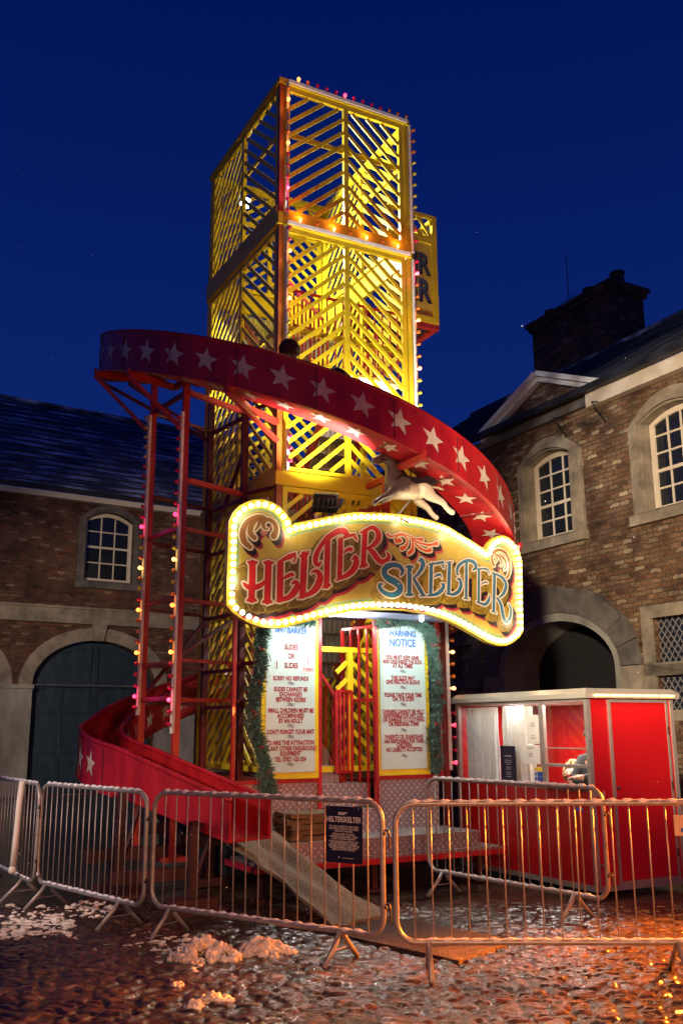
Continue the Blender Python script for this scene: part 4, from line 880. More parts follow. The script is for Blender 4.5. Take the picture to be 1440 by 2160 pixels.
BROWN = [(ZA, [[(330, 655, 26), (262, 590, 34), (240, 480, 34), (290, 360, 30), (390, 295, 26), (490, 290, 22), (520, 310, 10)]]), (ZA, [[(385, 545, 26), (335, 480, 30), (345, 400, 30), (400, 330, 24), (470, 315, 12)]]), (ZA, [[(395, 450, 8), (430, 400, 16), (450, 350, 18), (500, 320, 12)]]), (ZA, [[(620, 520, 38), (650, 440, 26), (620, 360, 24), (550, 320, 24), (495, 350, 26), (500, 420, 16), (545, 440, 8)]]),
 (ZD, [[(870, 590, 26), (840, 500, 24), (860, 410, 22), (940, 360, 22), (1040, 400, 26), (1100, 520, 28), (1110, 650, 28), (1085, 760, 24), (1060, 780, 10)]]), (ZD, [[(960, 430, 12), (1030, 500, 22), (1060, 600, 22), (1030, 660, 14)]]), (ZD, [[(890, 420, 14), (950, 460, 18), (990, 560, 16), (980, 600, 6)]]), (ZD, [[(900, 540, 8), (920, 480, 12), (880, 450, 10)]])]
ORANGE = [(ZC, [[(265, 335, 22), (310, 370, 16), (380, 355, 8), (470, 325, 8), (560, 350, 10), (640, 385, 12)]]), (ZC, [[(480, 440, 8), (450, 430, 30), (410, 440, 30), (385, 410, 14), (420, 360, 12), (500, 350, 10), (560, 400, 12), (570, 460, 14), (530, 530, 24), (480, 555, 30)]]), (ZC, [[(640, 400, 12), (650, 500, 16), (640, 580, 28), (590, 625, 26)]]), (ZC, [[(640, 400, 12), (720, 410, 12), (790, 415, 26)]]), (ZC, [[(660, 430, 12), (760, 470, 12), (880, 500, 16), (960, 490, 18), (1010, 475, 34)]]), (ZC, [[(680, 470, 12), (760, 550, 16), (860, 590, 20), (915, 575, 30)]])]
def segs(groups):
    o = []
    for (ox, oy, sc), strokes in groups:
        for st in strokes:
            pts = cat(st, 4) if len(st) > 2 else [np.array(p, float) for p in st]; q = []
            for x, y, r in pts: a, z = onsign(ox+x/sc, oy+y/sc); q.append((a, z, r/sc*.00505*1.0))
            o += [(q[i], q[i+1]) for i in range(len(q)-1)]
    return o
RS = .0052
a0, a1 = min(p[0] for p in EDGE)-.01, max(p[0] for p in EDGE)+.01; z0_, z1_ = min(p[1] for p in EDGE)-.01, max(p[1] for p in EDGE)+.01
AX, AZ_ = np.arange(a0, a1+RS, RS), np.arange(z0_, z1_+RS, RS); GA, GZ_ = np.meshgrid(AX, AZ_)
def sdf(ss):
    D = np.full(GA.shape, 9.)
    for (ax, az, ar), (bx, bz, br_) in ss:
        m_ = max(ar, br_)+.16; i0, i1 = np.searchsorted(AX, [min(ax, bx)-m_, max(ax, bx)+m_]); j0, j1 = np.searchsorted(AZ_, [min(az, bz)-m_, max(az, bz)+m_])
        if i1 <= i0 or j1 <= j0: continue
        ga, gz = GA[j0:j1, i0:i1], GZ_[j0:j1, i0:i1]; dx, dz = bx-ax, bz-az; L2 = dx*dx+dz*dz+1e-9
        t_ = np.clip(((ga-ax)*dx+(gz-az)*dz)/L2, 0, 1); d = np.hypot(ga-ax-t_*dx, gz-az-t_*dz)-(ar+(br_-ar)*t_)
        D[j0:j1, i0:i1] = np.minimum(D[j0:j1, i0:i1], d)
    return D
def shift(D, da, dz):
    i, j = int(round(da/RS)), int(round(dz/RS)); R_ = np.full(D.shape, 9.); h_, w_ = D.shape
    R_[max(0, j):h_+min(0, j), max(0, i):w_+min(0, i)] = D[max(0, -j):h_+min(0, -j), max(0, -i):w_+min(0, -i)]; return R_
def loopd(P_):
    D = np.full(GA.shape, 9.); ins = np.zeros(GA.shape, bool); n = len(P_)
    for i in range(n):
        (ax, az), (bx, bz) = P_[i], P_[(i+1) % n]; dx, dz = bx-ax, bz-az; t_ = np.clip(((GA-ax)*dx+(GZ_-az)*dz)/(dx*dx+dz*dz+1e-12), 0, 1)
        D = np.minimum(D, np.hypot(GA-ax-t_*dx, GZ_-az-t_*dz)); c = ((az > GZ_) != (bz > GZ_)) & (GA < (bx-ax)*(GZ_-az)/((bz-az) if bz != az else 1e-9)+ax); ins ^= c
    return np.where(ins, -D, D), D, ins
ED, ED_abs, INS = loopd(EDGE)
IMG = np.zeros(GA.shape+(3,)); IMG[:] = (.56, .42, .09)
def paint(mask_d, col, soft=.004):
    global IMG
    a = np.clip(.5-mask_d/soft, 0, 1)[..., None]; IMG = IMG*(1-a)+np.array(col)*a
de = -ED
scal = .006*np.abs(np.sin((GA*1.0+GZ_*1.0)*2*pi/.075))
paint(np.where(INS, de-.088, 9), (.72, .50, .03), .02)
paint(np.maximum(np.abs(de-.094+scal)-.009, -1), (.16, .34, .20), .006)
paint(np.abs(de-.112+scal)-.0035, (.30, .42, .25), .005)
paint(np.abs((GA-(-.20)))-.0015, (.2, .14, .05)); paint(np.abs((GA-(2.02)))-.0015, (.2, .14, .05))
def lettering(groups, face, hi, mv, dep, cols):
    D = sdf(segs(groups)); g1, g2, blk, pk = cols
    N_ = 14; blocks = [shift(D, mv[0]*i/N_, mv[1]*i/N_)-.016 for i in range(N_+1)]; B = np.minimum.reduce(blocks)
    Bs = np.minimum.reduce([shift(B, dep[0]*i/8, dep[1]*i/8) for i in range(9)])
    Bp = shift(Bs, .022, -.026)
    paint(Bp, pk); paint(Bs, blk); paint(B-.003, (.10, .06, .02)); paint(B, g1)
    # facets of the raised block: underside bright, left side darker
    U = np.minimum.reduce([shift(D, mv[0]*.0, mv[1]*i/N_)-.016 for i in range(N_+1)]); paint(np.maximum(U, -D-.0), g2, .006)
    paint(np.maximum(np.abs(blocks[-1])-.0025, B), (.62, .48, .16), .003)
    paint(D-.022, (.04, .02, .015)); paint(D-.017, (.78, .66, .48)); paint(D, face); paint(np.maximum(D+.001, -(D+.012))-.0, [c*.8 for c in face], .004)
lettering(BROWN, (.36, .17, .05), 0, (.0, -.0), (.03, -.05), ((.5, .4, .14), (.5, .4, .14), (.03, .012, .012), (.36, .03, .05)))
lettering(ORANGE, (.85, .13, .01), 0, (0, 0), (.03, -.045), ((.8, .6, .08), (.8, .6, .08), (.03, .015, .01), (.55, .12, .10)))
# pink hearts inside the corner scrolls
for (ox, oy, sc), x, y, r in ((ZA, 500, 480, 46), (ZA, 290, 500, 26), (ZA, 590, 410, 26), (ZD, 950, 600, 30), (ZD, 870, 480, 20)):
    a, z = onsign(ox+x/sc, oy+y/sc); paint(np.maximum(np.hypot(GA-a, (GZ_-z)*1.2)-r/sc*.00505, -sdf(segs(BROWN))+.018), (.55, .24, .20))
lettering(REDS, (.68, .035, .03), 0, (-.095, -.085), (.05, -.045), ((.27, .18, .03), (.17, .105, .015), (.03, .012, .012), (.42, .03, .05)))
lettering(BLUES, (.055, .21, .33), 0, (-.075, -.085), (.05, -.045), ((.40, .27, .03), (.26, .17, .015), (.03, .015, .015), (.42, .05, .07)))
# artwork darkened to offset the wash of bulb light, then faint grime
IMG = IMG**1.15*.82
gr = .5+.5*np.sin(GA*9+3*np.sin(GZ_*4)) ; IMG *= (.94+.06*gr)[..., None]
MS = thing('name_board', (0, 0, 0)); bpy.data.objects.remove(MS)
keep = ED < RS*.9; idx = -np.ones(GA.shape, int); hh, ww = GA.shape
quad = keep[:-1, :-1] & keep[1:, :-1] & keep[:-1, 1:] & keep[1:, 1:]; use = np.zeros(GA.shape, bool)
use[:-1, :-1] |= quad; use[1:, :-1] |= quad; use[:-1, 1:] |= quad; use[1:, 1:] |= quad; idx[use] = np.arange(use.sum())
va, vz = GA[use], GZ_[use]; vb = SB0+SBK*(va-SBC)**2
jj, ii = np.nonzero(quad); Q_ = np.stack([idx[jj, ii], idx[jj, ii+1], idx[jj+1, ii+1], idx[jj+1, ii]], -1)
me = bpy.data.meshes.new('name_board'); me.vertices.add(len(va)); me.vertices.foreach_set('co', np.stack([va, vb, vz], -1).astype(np.float32).ravel())
me.loops.add(Q_.size); me.loops.foreach_set('vertex_index', Q_.ravel().astype(np.int32)); me.polygons.add(len(Q_)); me.polygons.foreach_set('loop_start', np.arange(0, Q_.size, 4, dtype=np.int32)); me.polygons.foreach_set('loop_total', np.full(len(Q_), 4, dtype=np.int32)); me.update(calc_edges=True)
ca = me.color_attributes.new('Col', 'FLOAT_COLOR', 'POINT'); ca.data.foreach_set('color', np.concatenate([IMG[use], np.ones((len(va), 1))], -1).astype(np.float32).ravel()); me.materials.append(ART)
NB = bpy.data.objects.new('name_board', me); COL.objects.link(NB); NB.parent = HS
NB['label'] = 'wavy cream board lettered HELTER SKELTER'
# edge trim and solid back
w = MB(); n = len(EDGE); v = []
for (a, z), (a2, z2) in zip(EDGE, offset_loop(EDGE, .012)):
    b_ = bsurf(a); v += [(a, b_-.012, z), (a2, b_-.012, z2), (a2, b_+.07, z2), (a, b_+.07, z)]
w.add(v, [(4*i+k, 4*i+(k+1) % 4, 4*((i+1) % n)+(k+1) % 4, 4*((i+1) % n)+k) for i in range(n) for k in range(4)]); w.build('edge_trim', YELP, NB, smooth=False)
w = MB(); tri = tessellate_polygon([[Vector((p[0], p[1], 0)) for p in EDGE]]); w.add([(p[0], bsurf(p[0])+.06, p[1]) for p in EDGE], [tuple(t_) for t_ in tri]); w.build('back_panel', DARK, NB)
# soffit canopy under the board
w = MB(); xs_ = np.linspace(-.15, 1.95, 22); top = 2.80
v = [(x, bsurf(x)+.07, top+.0) for x in xs_] + [(x, -.34, top-.0) for x in xs_] + [(x, bsurf(x)+.07, top+.03) for x in xs_] + [(x, -.34, top+.03) for x in xs_]; m_ = len(xs_)
w.add(v, [(i, i+1, m_+i+1, m_+i) for i in range(m_-1)]+[(2*m_+i, 3*m_+i, 3*m_+i+1, 2*m_+i+1) for i in range(m_-1)]); w.build('canopy_soffit', MATS['soffit_blue'], NB)
# bulbs round the edge, a hair over 5 cm apart
BM['warmwhite_lit'] = emit('warm_white_bulb_lit', (1, .93, .66), 7)
loop = BLINE+[BLINE[0]]; seg = [np.hypot(*(loop[i+1]-loop[i])) for i in range(len(loop)-1)]; tot = sum(seg); nb_ = 126; pos = []
i, acc = 0, 0
for k in range(nb_):
    t_ = tot*k/nb_
    while acc+seg[i] < t_: acc += seg[i]; i += 1
    pos.append(loop[i]+(loop[i+1]-loop[i])*(t_-acc)/seg[i])
order = sorted(range(nb_), key=lambda k: pos[k][0]); lead = set(order[:100])
rest = MB(); bm_ = MB(); bm_.sphere((0, -.012, 0), .026, 10, 7, (1, 1.1, 1)); bo = bm_.build('bulb', BM['warmwhite_lit'], NB, smooth=True); first = True
for k, p in enumerate(pos):
    q = Vector((p[0], bsurf(p[0])-.012, p[1]))
    if k in lead:
        if first: bo.location = q; first = False
        else: copy(bo, NB, location=q)
    else: rest.sphere((q.x, q.y-.012, q.z), .026, 10, 7)
rs = rest.build('bulb', BM['warmwhite_lit'], NB, smooth=True); rs['kind'] = 'stuff'
for k in range(0, nb_, 9):
    p = pos[k]; lamp('bulb_light', 'POINT', wld(p[0], bsurf(p[0])-.17, p[1]), 2.3, (1, .86, .55), .05)

# ================================================================== lamps on the ride
def floodlight(p, target, label, energy, col=(1, .97, .9), lit=True, angle=95, size=.16, group=None, lens=14, beam=None):
    p, target = Vector(p), Vector(target); t = thing('floodlight', p, 0, label, 'floodlight', group); t.rotation_euler = (target-p).to_track_quat('-Z', 'Y').to_euler()
    s_ = size/2; w = MB(); w.box(-s_, s_, -s_*.8, s_*.8, 0, .05); w.box(-s_*.8, s_*.8, -s_*.6, s_*.6, .051, .09)
    for i in range(5): x = -s_*.7+i*s_*.35; w.box(x-.004, x+.004, -s_*.6, s_*.6, .09, .12)
    w.build('housing', BLK, t, bevel=.004)
    w = MB(); w.tube([(-s_-.015, 0, .03), (-s_-.02, 0, .13), (0, 0, .17), (s_+.02, 0, .13), (s_+.015, 0, .03)], .007, 6); w.build('bracket', DARK, t)
    if lit:
        w = MB(); w.box(-s_*.85, s_*.85, -s_*.65, s_*.65, -.006, -.001); w.build('lens', emit('flood_lens', col, lens), t)
        d = (target-p).normalized(); lamp('floodlight_beam', 'SPOT', p+d*.05, energy, col, .05, beam or target, angle, .6)
    return t
floodlight(wld(.24, -.72, 4.0), wld(.9, 1.6, 5.6), 'black square floodlight above the left dip of the name board, aimed up the tower front', 430, (1, .95, .84), angle=100, size=.27, beam=wld(.9, .1, 8.6))
floodlight(wld(1.74, -.40, 4.42), wld(1.5, -.9, 7), 'black floodlight under the rump of the galloping horse', 230, (1, .93, .85), angle=130, size=.2)
floodlight(wld(.22, 1.75, 8.95), wld(.9, -1.2, 7.6), 'white glaring floodlight high inside the tower, near the top of the left face', 700, (.95, .97, 1), angle=130, size=.2, lens=60, beam=wld(1.7, .8, 8.2))
floodlight(wld(1.3, .35, 5.4), wld(1.2, 1.6, 9), 'bright floodlight inside the tower just above the slide, right of the centre post', 420, (1, .96, .85), angle=140, size=.14, lens=40)
floodlight(wld(.45, .5, 5.75), wld(.8, 2.2, 8.2), 'small glaring floodlight inside the tower beside the rider', 260, (1, .96, .88), angle=140, size=.12, lens=40)
floodlight(wld(.9, 1.2, 4.2), wld(1.0, 1.3, 1.2), 'floodlight inside the tower above the lower stairs', 130, (1, .9, .75), angle=150, size=.12)
lamp('canopy_light', 'POINT', wld(.62, -.62, 2.66), 30, (1, .93, .85), .06)
lamp('doorway_fill_light', 'POINT', wld(.75, .25, 2.75), 7, (1, .92, .8), .06)  # added fill so the stairs inside the doorway show
lamp('canopy_light', 'AREA', wld(.0, -.85, 2.72), 8, (.78, .95, 1), (.3, .1), wld(.05, -.35, 1.6))
lamp('canopy_light', 'AREA', wld(1.45, -.85, 2.72), 9, (.78, .95, 1), (.3, .1), wld(1.45, -.35, 1.6))
w = MB(); w.sphere((1.45, -.72, 2.775), .025, 10, 6); w.sphere((.3, -.72, 2.775), .025, 10, 6); w.build('canopy_lamp', emit('canopy_lamp_lit', (.8, .9, 1), 20), NB)
# ================================================================== galloping horse above the name board
HB = -.98
def hp(x, y, db=0.0, r=20): q = tb(760+x/6.545, 920+y/6.545, HB); return (q.x, HB+db*1.15, q.z, r*.00142)
hp0 = wld(*hp(650, 760)[:3]); HO = thing('carousel_horse', hp0, ROT, 'cream and taupe galloping carousel horse with black saddle leaping over the name board', 'carousel horse')
ofs = Vector(hp(650, 760)[:3])
def H(x, y, r, db=0.0): q = hp(x, y, db, r); return (q[0]-ofs.x, q[1]-ofs.y, q[2]-ofs.z, q[3])
chest, bar1, bar2, rump, with_ = H(470, 690, 84), H(600, 740, 88), H(730, 742, 80), H(860, 745, 76), H(540, 650, 70)
chains = [[bar1, bar2, rump, H(920, 770, 66)], [bar1, chest, H(455, 590, 78), H(445, 480, 66), H(415, 370, 54), H(370, 290, 46), H(310, 292, 44), H(245, 322, 34), H(190, 342, 28), H(165, 348, 24)],
 [H(370, 290, 46), H(375, 250, 16, -.012), H(350, 205, 7, -.02)], [H(370, 290, 46), H(385, 255, 16, .014), H(365, 215, 7, .02)], [H(310, 292, 44), H(255, 355, 22), H(205, 380, 15)]]
for db, F1_, F2_ in ((-.07, [(430, 760, 48), (370, 800, 34), (320, 840, 25), (240, 870, 20), (170, 920, 17), (120, 965, 24)], [(880, 800, 58), (925, 860, 44), (1010, 900, 32), (1080, 935, 27), (1130, 1010, 22), (1190, 1065, 24), (1240, 1085, 26)]),
                     (.07, [(450, 790, 46), (390, 850, 32), (335, 880, 24), (290, 850, 20), (245, 900, 18), (225, 930, 20)], [(820, 810, 54), (850, 880, 42), (920, 930, 30), (985, 975, 26), (1030, 1050, 21), (1085, 1100, 23), (1130, 1125, 25)])):
    chains.append([chest]+[H(*p, db) for p in F1_]); chains.append([rump]+[H(*p, db) for p in F2_])
hb = skin('body', chains, HORSE2, HO, 2)
w = MB()
v = []
for i, (x, y) in enumerate([(385, 265), (430, 300), (470, 360), (510, 430), (545, 500), (590, 570)]):
    a = H(x+8, y, 10); v += [(a[0]-.03, a[1]-.06, a[2]-.02), (a[0]+.035, a[1]-.02, a[2]+.02+.014*(i % 2)), (a[0]+.045, a[1]+.012, a[2]-.01), (a[0]-.02, a[1]+.03, a[2]-.01)]
w.add(v, [(4*i+k, 4*i+(k+1) % 4, 4*i+4+(k+1) % 4, 4*i+4+k) for i in range(5) for k in range(4)]); w.build('mane', DHAIR, HO)
w = MB()
sx0, sx1 = H(610, 600, 1), H(960, 600, 1); top = H(700, 655, 1)[2]
pr = [(610, 590), (700, 600), (790, 600), (870, 570), (920, 540), (955, 560), (960, 620), (1010, 660), (960, 690), (800, 680), (650, 690), (600, 660)]
w.prism([(H(x, y, 1)[0], H(x, y, 1)[2]) for x, y in pr], -.118, .118); w.build('saddle', BLK, HO, bevel=.02)
w = MB(); w.tube([H(620, 600, 1, -.09)[:3], H(500, 570, 1, -.095)[:3], H(420, 630, 1, -.09)[:3], H(385, 730, 1, -.06)[:3]], .015, 6); w.tube([H(410, 290, 1, -.045)[:3], H(350, 350, 1, -.05)[:3], H(250, 330, 1, -.04)[:3]], .005, 6); w.tube([H(300, 250, 1, -.04)[:3], H(260, 380, 1, -.035)[:3]], .004, 6); w.build('harness', BLK, HO)
w = MB(); w.tube([H(950, 690, 1)[:3], H(1040, 705, 1)[:3], H(1120, 735, 1)[:3], H(1180, 745, 1)[:3]], [.02, .016, .012, .004], 8); w.build('tail', HORSE, HO, smooth=True)
w = MB(); w.sphere(H(312, 275, 1, -.036)[:3], .006, 8, 6); w.build('eye', BLK, HO)
w = MB(); a = H(735, 830, 1)[:3]; b_ = H(490, 1110, 1)[:3]; w.tube([a, b_], .012, 8); b2 = Vector(b_); w.box(b2.x-.03, b2.x+.03, b2.y-.4, b2.y+.05, b2.z-.02, b2.z) if 0 else None; w.tube([b_, (b_[0]-.02, b_[1]-.28, b_[2]-.12)], .012, 8); w.build('mounting_pole', GALV, HO)

# ================================================================== people
def hand(wr, d, up, curl=.5, side=1, s=1.0):
    """chains for palm, four fingers and a thumb from the wrist along d"""
    wr, d, up = Vector(wr), Vector(d).normalized(), Vector(up).normalized(); r_ = d.cross(up).normalized()*side; ch = []
    palm = wr+d*.045*s; P4 = lambda p, r: (p.x, p.y, p.z, r*s)
    ch.append([P4(wr, .024), P4(palm, .03)])
    for i, ln in enumerate((.072, .08, .075, .058)):
        b_ = palm+d*.035*s+r_*(i-1.5)*-.019*s; a1 = b_+(d-up*curl*.5).normalized()*ln*.45*s; a2 = a1+(d-up*curl*1.6).normalized()*ln*.35*s; a3 = a2+(d*.4-up*curl*2).normalized()*ln*.25*s
        ch.append([P4(palm, .03), P4(b_, .011), P4(a1, .0095), P4(a2, .0085), P4(a3, .007)])
    t1 = wr+d*.02*s+r_*.03*s; t2 = t1+(d+r_*.8).normalized()*.035*s; ch.append([P4(wr, .024), P4(t1, .013), P4(t2, .011), P4(t2+(d-up*.4).normalized()*.028*s, .009)])
    return ch
def face(par, c, f, s=1.0, hair=DHAIR, hairkind='short'):
    c, f = Vector(c), Vector(f).normalized(); up = Vector((0, 0, 1)); r_ = f.cross(up).normalized()
    w = MB()
    for sg in (-1, 1): q = c+f*.088*s+r_*sg*.032*s+up*.005; w.sphere(tuple(q), .007*s, 8, 6)
    w.build('eyes', BLK, par, smooth=True)
    w = MB(); q = c+f*.095*s-up*.045*s; w.tube([q-r_*.022*s, q+f*.006, q+r_*.022*s], .005*s, 6); w.build('mouth', MATS['label_red'], par, smooth=True)
    if hair:
        w = MB(); n = 14
        for j in range(260):
            a = random.uniform(0, 2*pi); e_ = random.uniform(-.35 if hairkind == 'long' else .05, 1.5); dv_ = Vector((cos(a)*cos(e_), sin(a)*cos(e_), sin(e_)))
            if dv_.dot(f) > .45 and e_ < .8: continue
            p = c-f*.012*s+Vector((dv_.x*.088, dv_.y*.088, dv_.z*.115+.012))*s; q = p+(up*-.06-f*.02+dv_*.02)*s*(1.4 if hairkind == 'long' else .6); w.tube([p+dv_*.012*s, (p+q)/2+dv_*.018*s, q+dv_*.006], [.009*s, .012*s, .003*s], 5)
        w.build('hair', hair, par, smooth=True)
def headchain(nk, c, f, s=1.0):
    nk, c, f = Vector(nk), Vector(c), Vector(f).normalized(); r_ = f.cross(Vector((0, 0, 1))).normalized(); P4 = lambda p, r: (p.x, p.y, p.z, r*s)
    return [[P4(nk, .052), P4(c-f*.01-Vector((0, 0, .07))*s, .062), P4(c, .083), P4(c+Vector((0, 0, .05))*s, .072)], [P4(c, .083), P4(c+f*.082*s-Vector((0, 0, .02))*s, .014), P4(c+f*.104*s-Vector((0, 0, .026))*s, .010)], [P4(c-f*.01-Vector((0, 0, .07))*s, .062), P4(c+f*.055*s-Vector((0, 0, .082))*s, .03)],
            [P4(c, .083), P4(c+r_*.078*s-Vector((0, 0, .01)), .016), P4(c+r_*.09*s+Vector((0, 0, .012)), .010)], [P4(c, .083), P4(c-r_*.078*s-Vector((0, 0, .01)), .016), P4(c-r_*.09*s+Vector((0, 0, .012)), .010)]]
# rider in the chute
thr = radians(272); o_, n_, z_, h_ = station((thr-TH0)*RO_); tdir = Vector((-sin(thr), cos(thr), 0)); base = o_+n_*(CHW*.5)+Vector((0, 0, z_-h_))
RD = thing('person', base, atan2(tdir.y, tdir.x), 'rider in maroon knitted hat and black jacket sliding down the chute', 'person')
nk, hc, ff = (-.19, 0, .57), (-.14, 0, .675), Vector((.95, -.05, -.25))
arms = [[(-.18, s_*.07, .46, .07), (-.15, s_*.17, .50, .06), (.06, s_*.19, .46, .045), (.28, s_*.12, .46, .034)] for s_ in (-1, 1)]
legs = [[(0, 0, .16, .14), (.08, s_*.09, .17, .09), (.36, s_*.1, .42, .065), (.62, s_*.1, .14, .05), (.68, s_*.1, .06, .04), (.76, s_*.1, .13, .035)] for s_ in (-1, 1)]
tor = [(0, 0, .16, .14), (-.1, 0, .32, .15), (-.17, 0, .50, .155), (-.2, 0, .55, .052)]
body = [tor]+[[(-.18, 0, .46, .12)]+a for a in arms]+legs+headchain(nk, hc, ff)
for a, s_ in zip(arms, (-1, 1)): body += hand(a[-1][:3], (1, -.3*s_, .1), (0, 0, 1), .6, s_)
rb_ = skin('body', body, SKIN, RD, 2)
g_ = lambda ch, k: [(*p[:3], p[3]+k) for p in ch]
skin('jacket', [g_(tor[:3]+[(-.195, 0, .53, .06)], .022)]+[g_([(-.18, 0, .46, .12)]+a, .022) for a in arms], CLOTH, RD)
skin('trousers', [g_(l[:4], .012) for l in legs], CLOTH, RD)
skin('boots', [[(l[4][0]-.01, l[4][1], l[4][2], .05), (l[5][0]+.03, l[5][1], l[5][2], .042)] for l in legs], BLK, RD, 1)
w = MB(); prof = [(-.05, .108), (-.02, .116), (.02, .118), (.05, .112), (.09, .09), (.12, .05), (.135, .01)]; w.tube([(hc[0]-.01-.1*z, 0, hc[2]+.015+z) for z, r in prof], [r for z, r in prof], 14); w.build('knitted_hat', HAT, RD, smooth=True); face(RD, hc, ff, hair=None)

# ================================================================== ticket booth
BC = Vector((2.423, 9.555, 0)); BT = thing('ticket_booth', BC, ROT, 'red ticket booth with white-edged roof, curtained window and serving hatch', 'kiosk')
LX, LY, TOP = 1.17, 2.23, 1.87
def bp(u, v, x=0): q = vplane(u, v, BC+E1*x, E2)-BC; return (q.dot(E2), q.z)
BRED = mat('booth_red_laminate', (.33, .005, .005), .34, var=.12, scale=1.2, bump=.05, coat=.2)
w = MB(); w.box(0, .03, .04, LY-.04, .09, .97); w.build('side_panel', BRED, BT)
w = MB(); w.box(.04, LX-.03, -.0, .03, .09, TOP); w.box(LX-.03, LX, .04, LY-.04, .09, TOP); w.box(.04, LX-.04, LY-.03, LY, .09, TOP); w.build('wall_panel', BRED, BT)
w = MB(); w.box(.02, LX-.02, .02, LY-.02, .05, .089); w.build('floor', DARK, BT)
w = MB()
for x, y in ((0, 0), (LX, 0), (0, LY), (LX, LY)): w.box(x-.012 if x == 0 else x-.035, x+.035 if x == 0 else x+.012, y-.012 if y == 0 else y-.035, y+.035 if y == 0 else y+.012, .05, TOP)
w.box(.036, LX-.036, -.010, .0, .05, .10); w.box(-.010, .0, .036, LY-.036, .05, .10); w.build('corner_trim', ALU, BT)
m0, m1 = bp(1150, 1600)[0], bp(1141, 1600)[0]; zb = bp(1170, 1613)[1]
w = MB(); w.box(-.008, .03, m0, m1, 1.0, TOP-.03); w.box(-.006, .028, .036, LY-.036, .972, 1.0); w.box(-.006, .028, .036, LY-.036, TOP-.03, TOP); w.box(-.005, .025, .036, m0-.001, zb-.02, zb+.01); w.box(-.002, .022, .036, m0-.001, bp(1200, 1579)[1]-.006, bp(1200, 1579)[1]+.006); w.build('window_frame', ALU, BT)
w = MB(); w.box(.008, .012, m1, LY-.036, 1.0, TOP-.03); w.box(.008, .012, .036, m0, zb+.01, TOP-.03); w.build('window_pane', CGLASS, BT)
w = MB(); w.box(-.05, .25, .04, m0-.02, .975, .995) if 0 else w.box(.03, .26, .04, LY-.05, .975, .998); w.box(-.06, -.011, .04, m0, .98, .998); w.build('counter', DARK, BT)
# roof with folded white edge
w = MB(); w.add([(-.05, -.05, TOP+.002), (LX+.07, -.05, TOP+.002), (LX+.07, LY+.06, TOP+.002), (-.05, LY+.06, TOP+.002), (-.05, -.05, TOP+.05), (LX+.07, -.05, TOP+.05), (LX+.07, LY+.06, TOP+.05), (-.05, LY+.06, TOP+.05), (0, 0, TOP+.10), (LX+.02, 0, TOP+.10), (LX+.02, LY+.01, TOP+.10), (0, LY+.01, TOP+.10)],
 [(0, 3, 2, 1), (0, 1, 5, 4), (1, 2, 6, 5), (2, 3, 7, 6), (3, 0, 4, 7), (4, 5, 9, 8), (5, 6, 10, 9), (6, 7, 11, 10), (7, 4, 8, 11), (8, 9, 10, 11)]); w.build('roof', mat('cream_aluminium', (.40, .37, .31), .3, metal=.3, var=.15), BT)
w = MB()
for i in range(5): w.tube([(.06+i*.225, -.062, TOP+.028), (.245+i*.225, -.062, TOP+.028)], .012, 8)
w.build('roof_edge_glow', emit('amber_tube_lit', (1, .26, .03), 6), BT); lamp('roof_edge_glow_light', 'AREA', wld(*loc(BC)[:2], 0)+E1*.6-E2*.09+Vector((0, 0, TOP+.03)), 9, (1, .32, .06), (1.0, .03), BC+E1*.6-E2*1.5+Vector((0, 0, .6)))  # orange gleam of the roof edge built as glowing strips with an added light
# door on the near face
w = MB(); w.box(.30, 1.06, -.012, -.001, .13, 1.83); dr = w.build('door', BRED, BT)
w = MB()
for a in ((.27, .30, .10, 1.86), (1.06, 1.09, .10, 1.86), (.301, 1.059, 1.832, 1.86), (.301, 1.059, .10, .128)): w.box(a[0], a[1], -.016, .0, a[2], a[3])
w.build('door_frame', ALU, BT)
w = MB(); w.sphere((.325, -.03, 1.0), .017, 10, 6); w.tube([(.325, -.01, 1.0), (.325, -.03, 1.0)], .008, 8); w.build('door_lock', DARK, dr, smooth=True)
for z in (.35, 1.0, 1.55): w = MB(); w.tube([(1.072, -.022, z-.04), (1.072, -.022, z+.04)], .009, 8); w.build('hinge', DARK, BT)
for z in (.28, .93): w = MB(); w.box(.05, .11, -.05, -.0, z, z+.02); w.tube([(.105, -.05, z-.02), (.105, -.05, z+.05)], .007, 6); w.build('latch_bracket', ALU, BT)
y_, z_ = bp(1222, 1708); w = MB(); w.box(-.003, -.001, y_-.05, y_+.05, z_-.015, z_+.02); w.build('blue_label', MATS['label_blue'], BT)
# inside
w = MB(); w.box(.05, LX-.05, .05, LY-.05, TOP-.03, TOP-.02); w.build('ceiling', WHITE, BT)
lamp('booth_light', 'AREA', BC+E1*.5+E2*.6+Vector((0, 0, TOP-.05)), 38, (1, .9, .8), (.5, .9), BC+E1*.501+E2*.6)
lamp('booth_light', 'AREA', BC+E1*.3+E2*1.5+Vector((0, 0, TOP-.05)), 18, (.93, .97, 1), (.3, 1.0), BC+E1*.3+E2*1.5)
def curtain(y0, y1, x=.07, folds=9, label=None):
    w = MB(); n = 90; v = []
    for i in range(n+1):
        t_ = i/n; y = y0+(y1-y0)*t_; dx = .018*sin(t_*folds*2*pi)+.007*sin(t_*folds*4.7*pi+1)
        for z, k in ((TOP-.05, .6), (1.6, 1.), (1.3, 1.1), (1.01, 1.25)): v.append((x+dx*k, y+.01*sin(z*9+t_*20), z))
    w.add(v, [(4*i+k, 4*i+k+1, 4*i+5+k, 4*i+4+k) for i in range(n) for k in range(3)]); return w.build('curtain', CURT, BT, smooth=True)
curtain(bp(1046, 1600)[0]+.04, LY-.1, folds=10); curtain(bp(1118, 1600)[0]+.02, bp(1052, 1600)[0]-.0, folds=7)
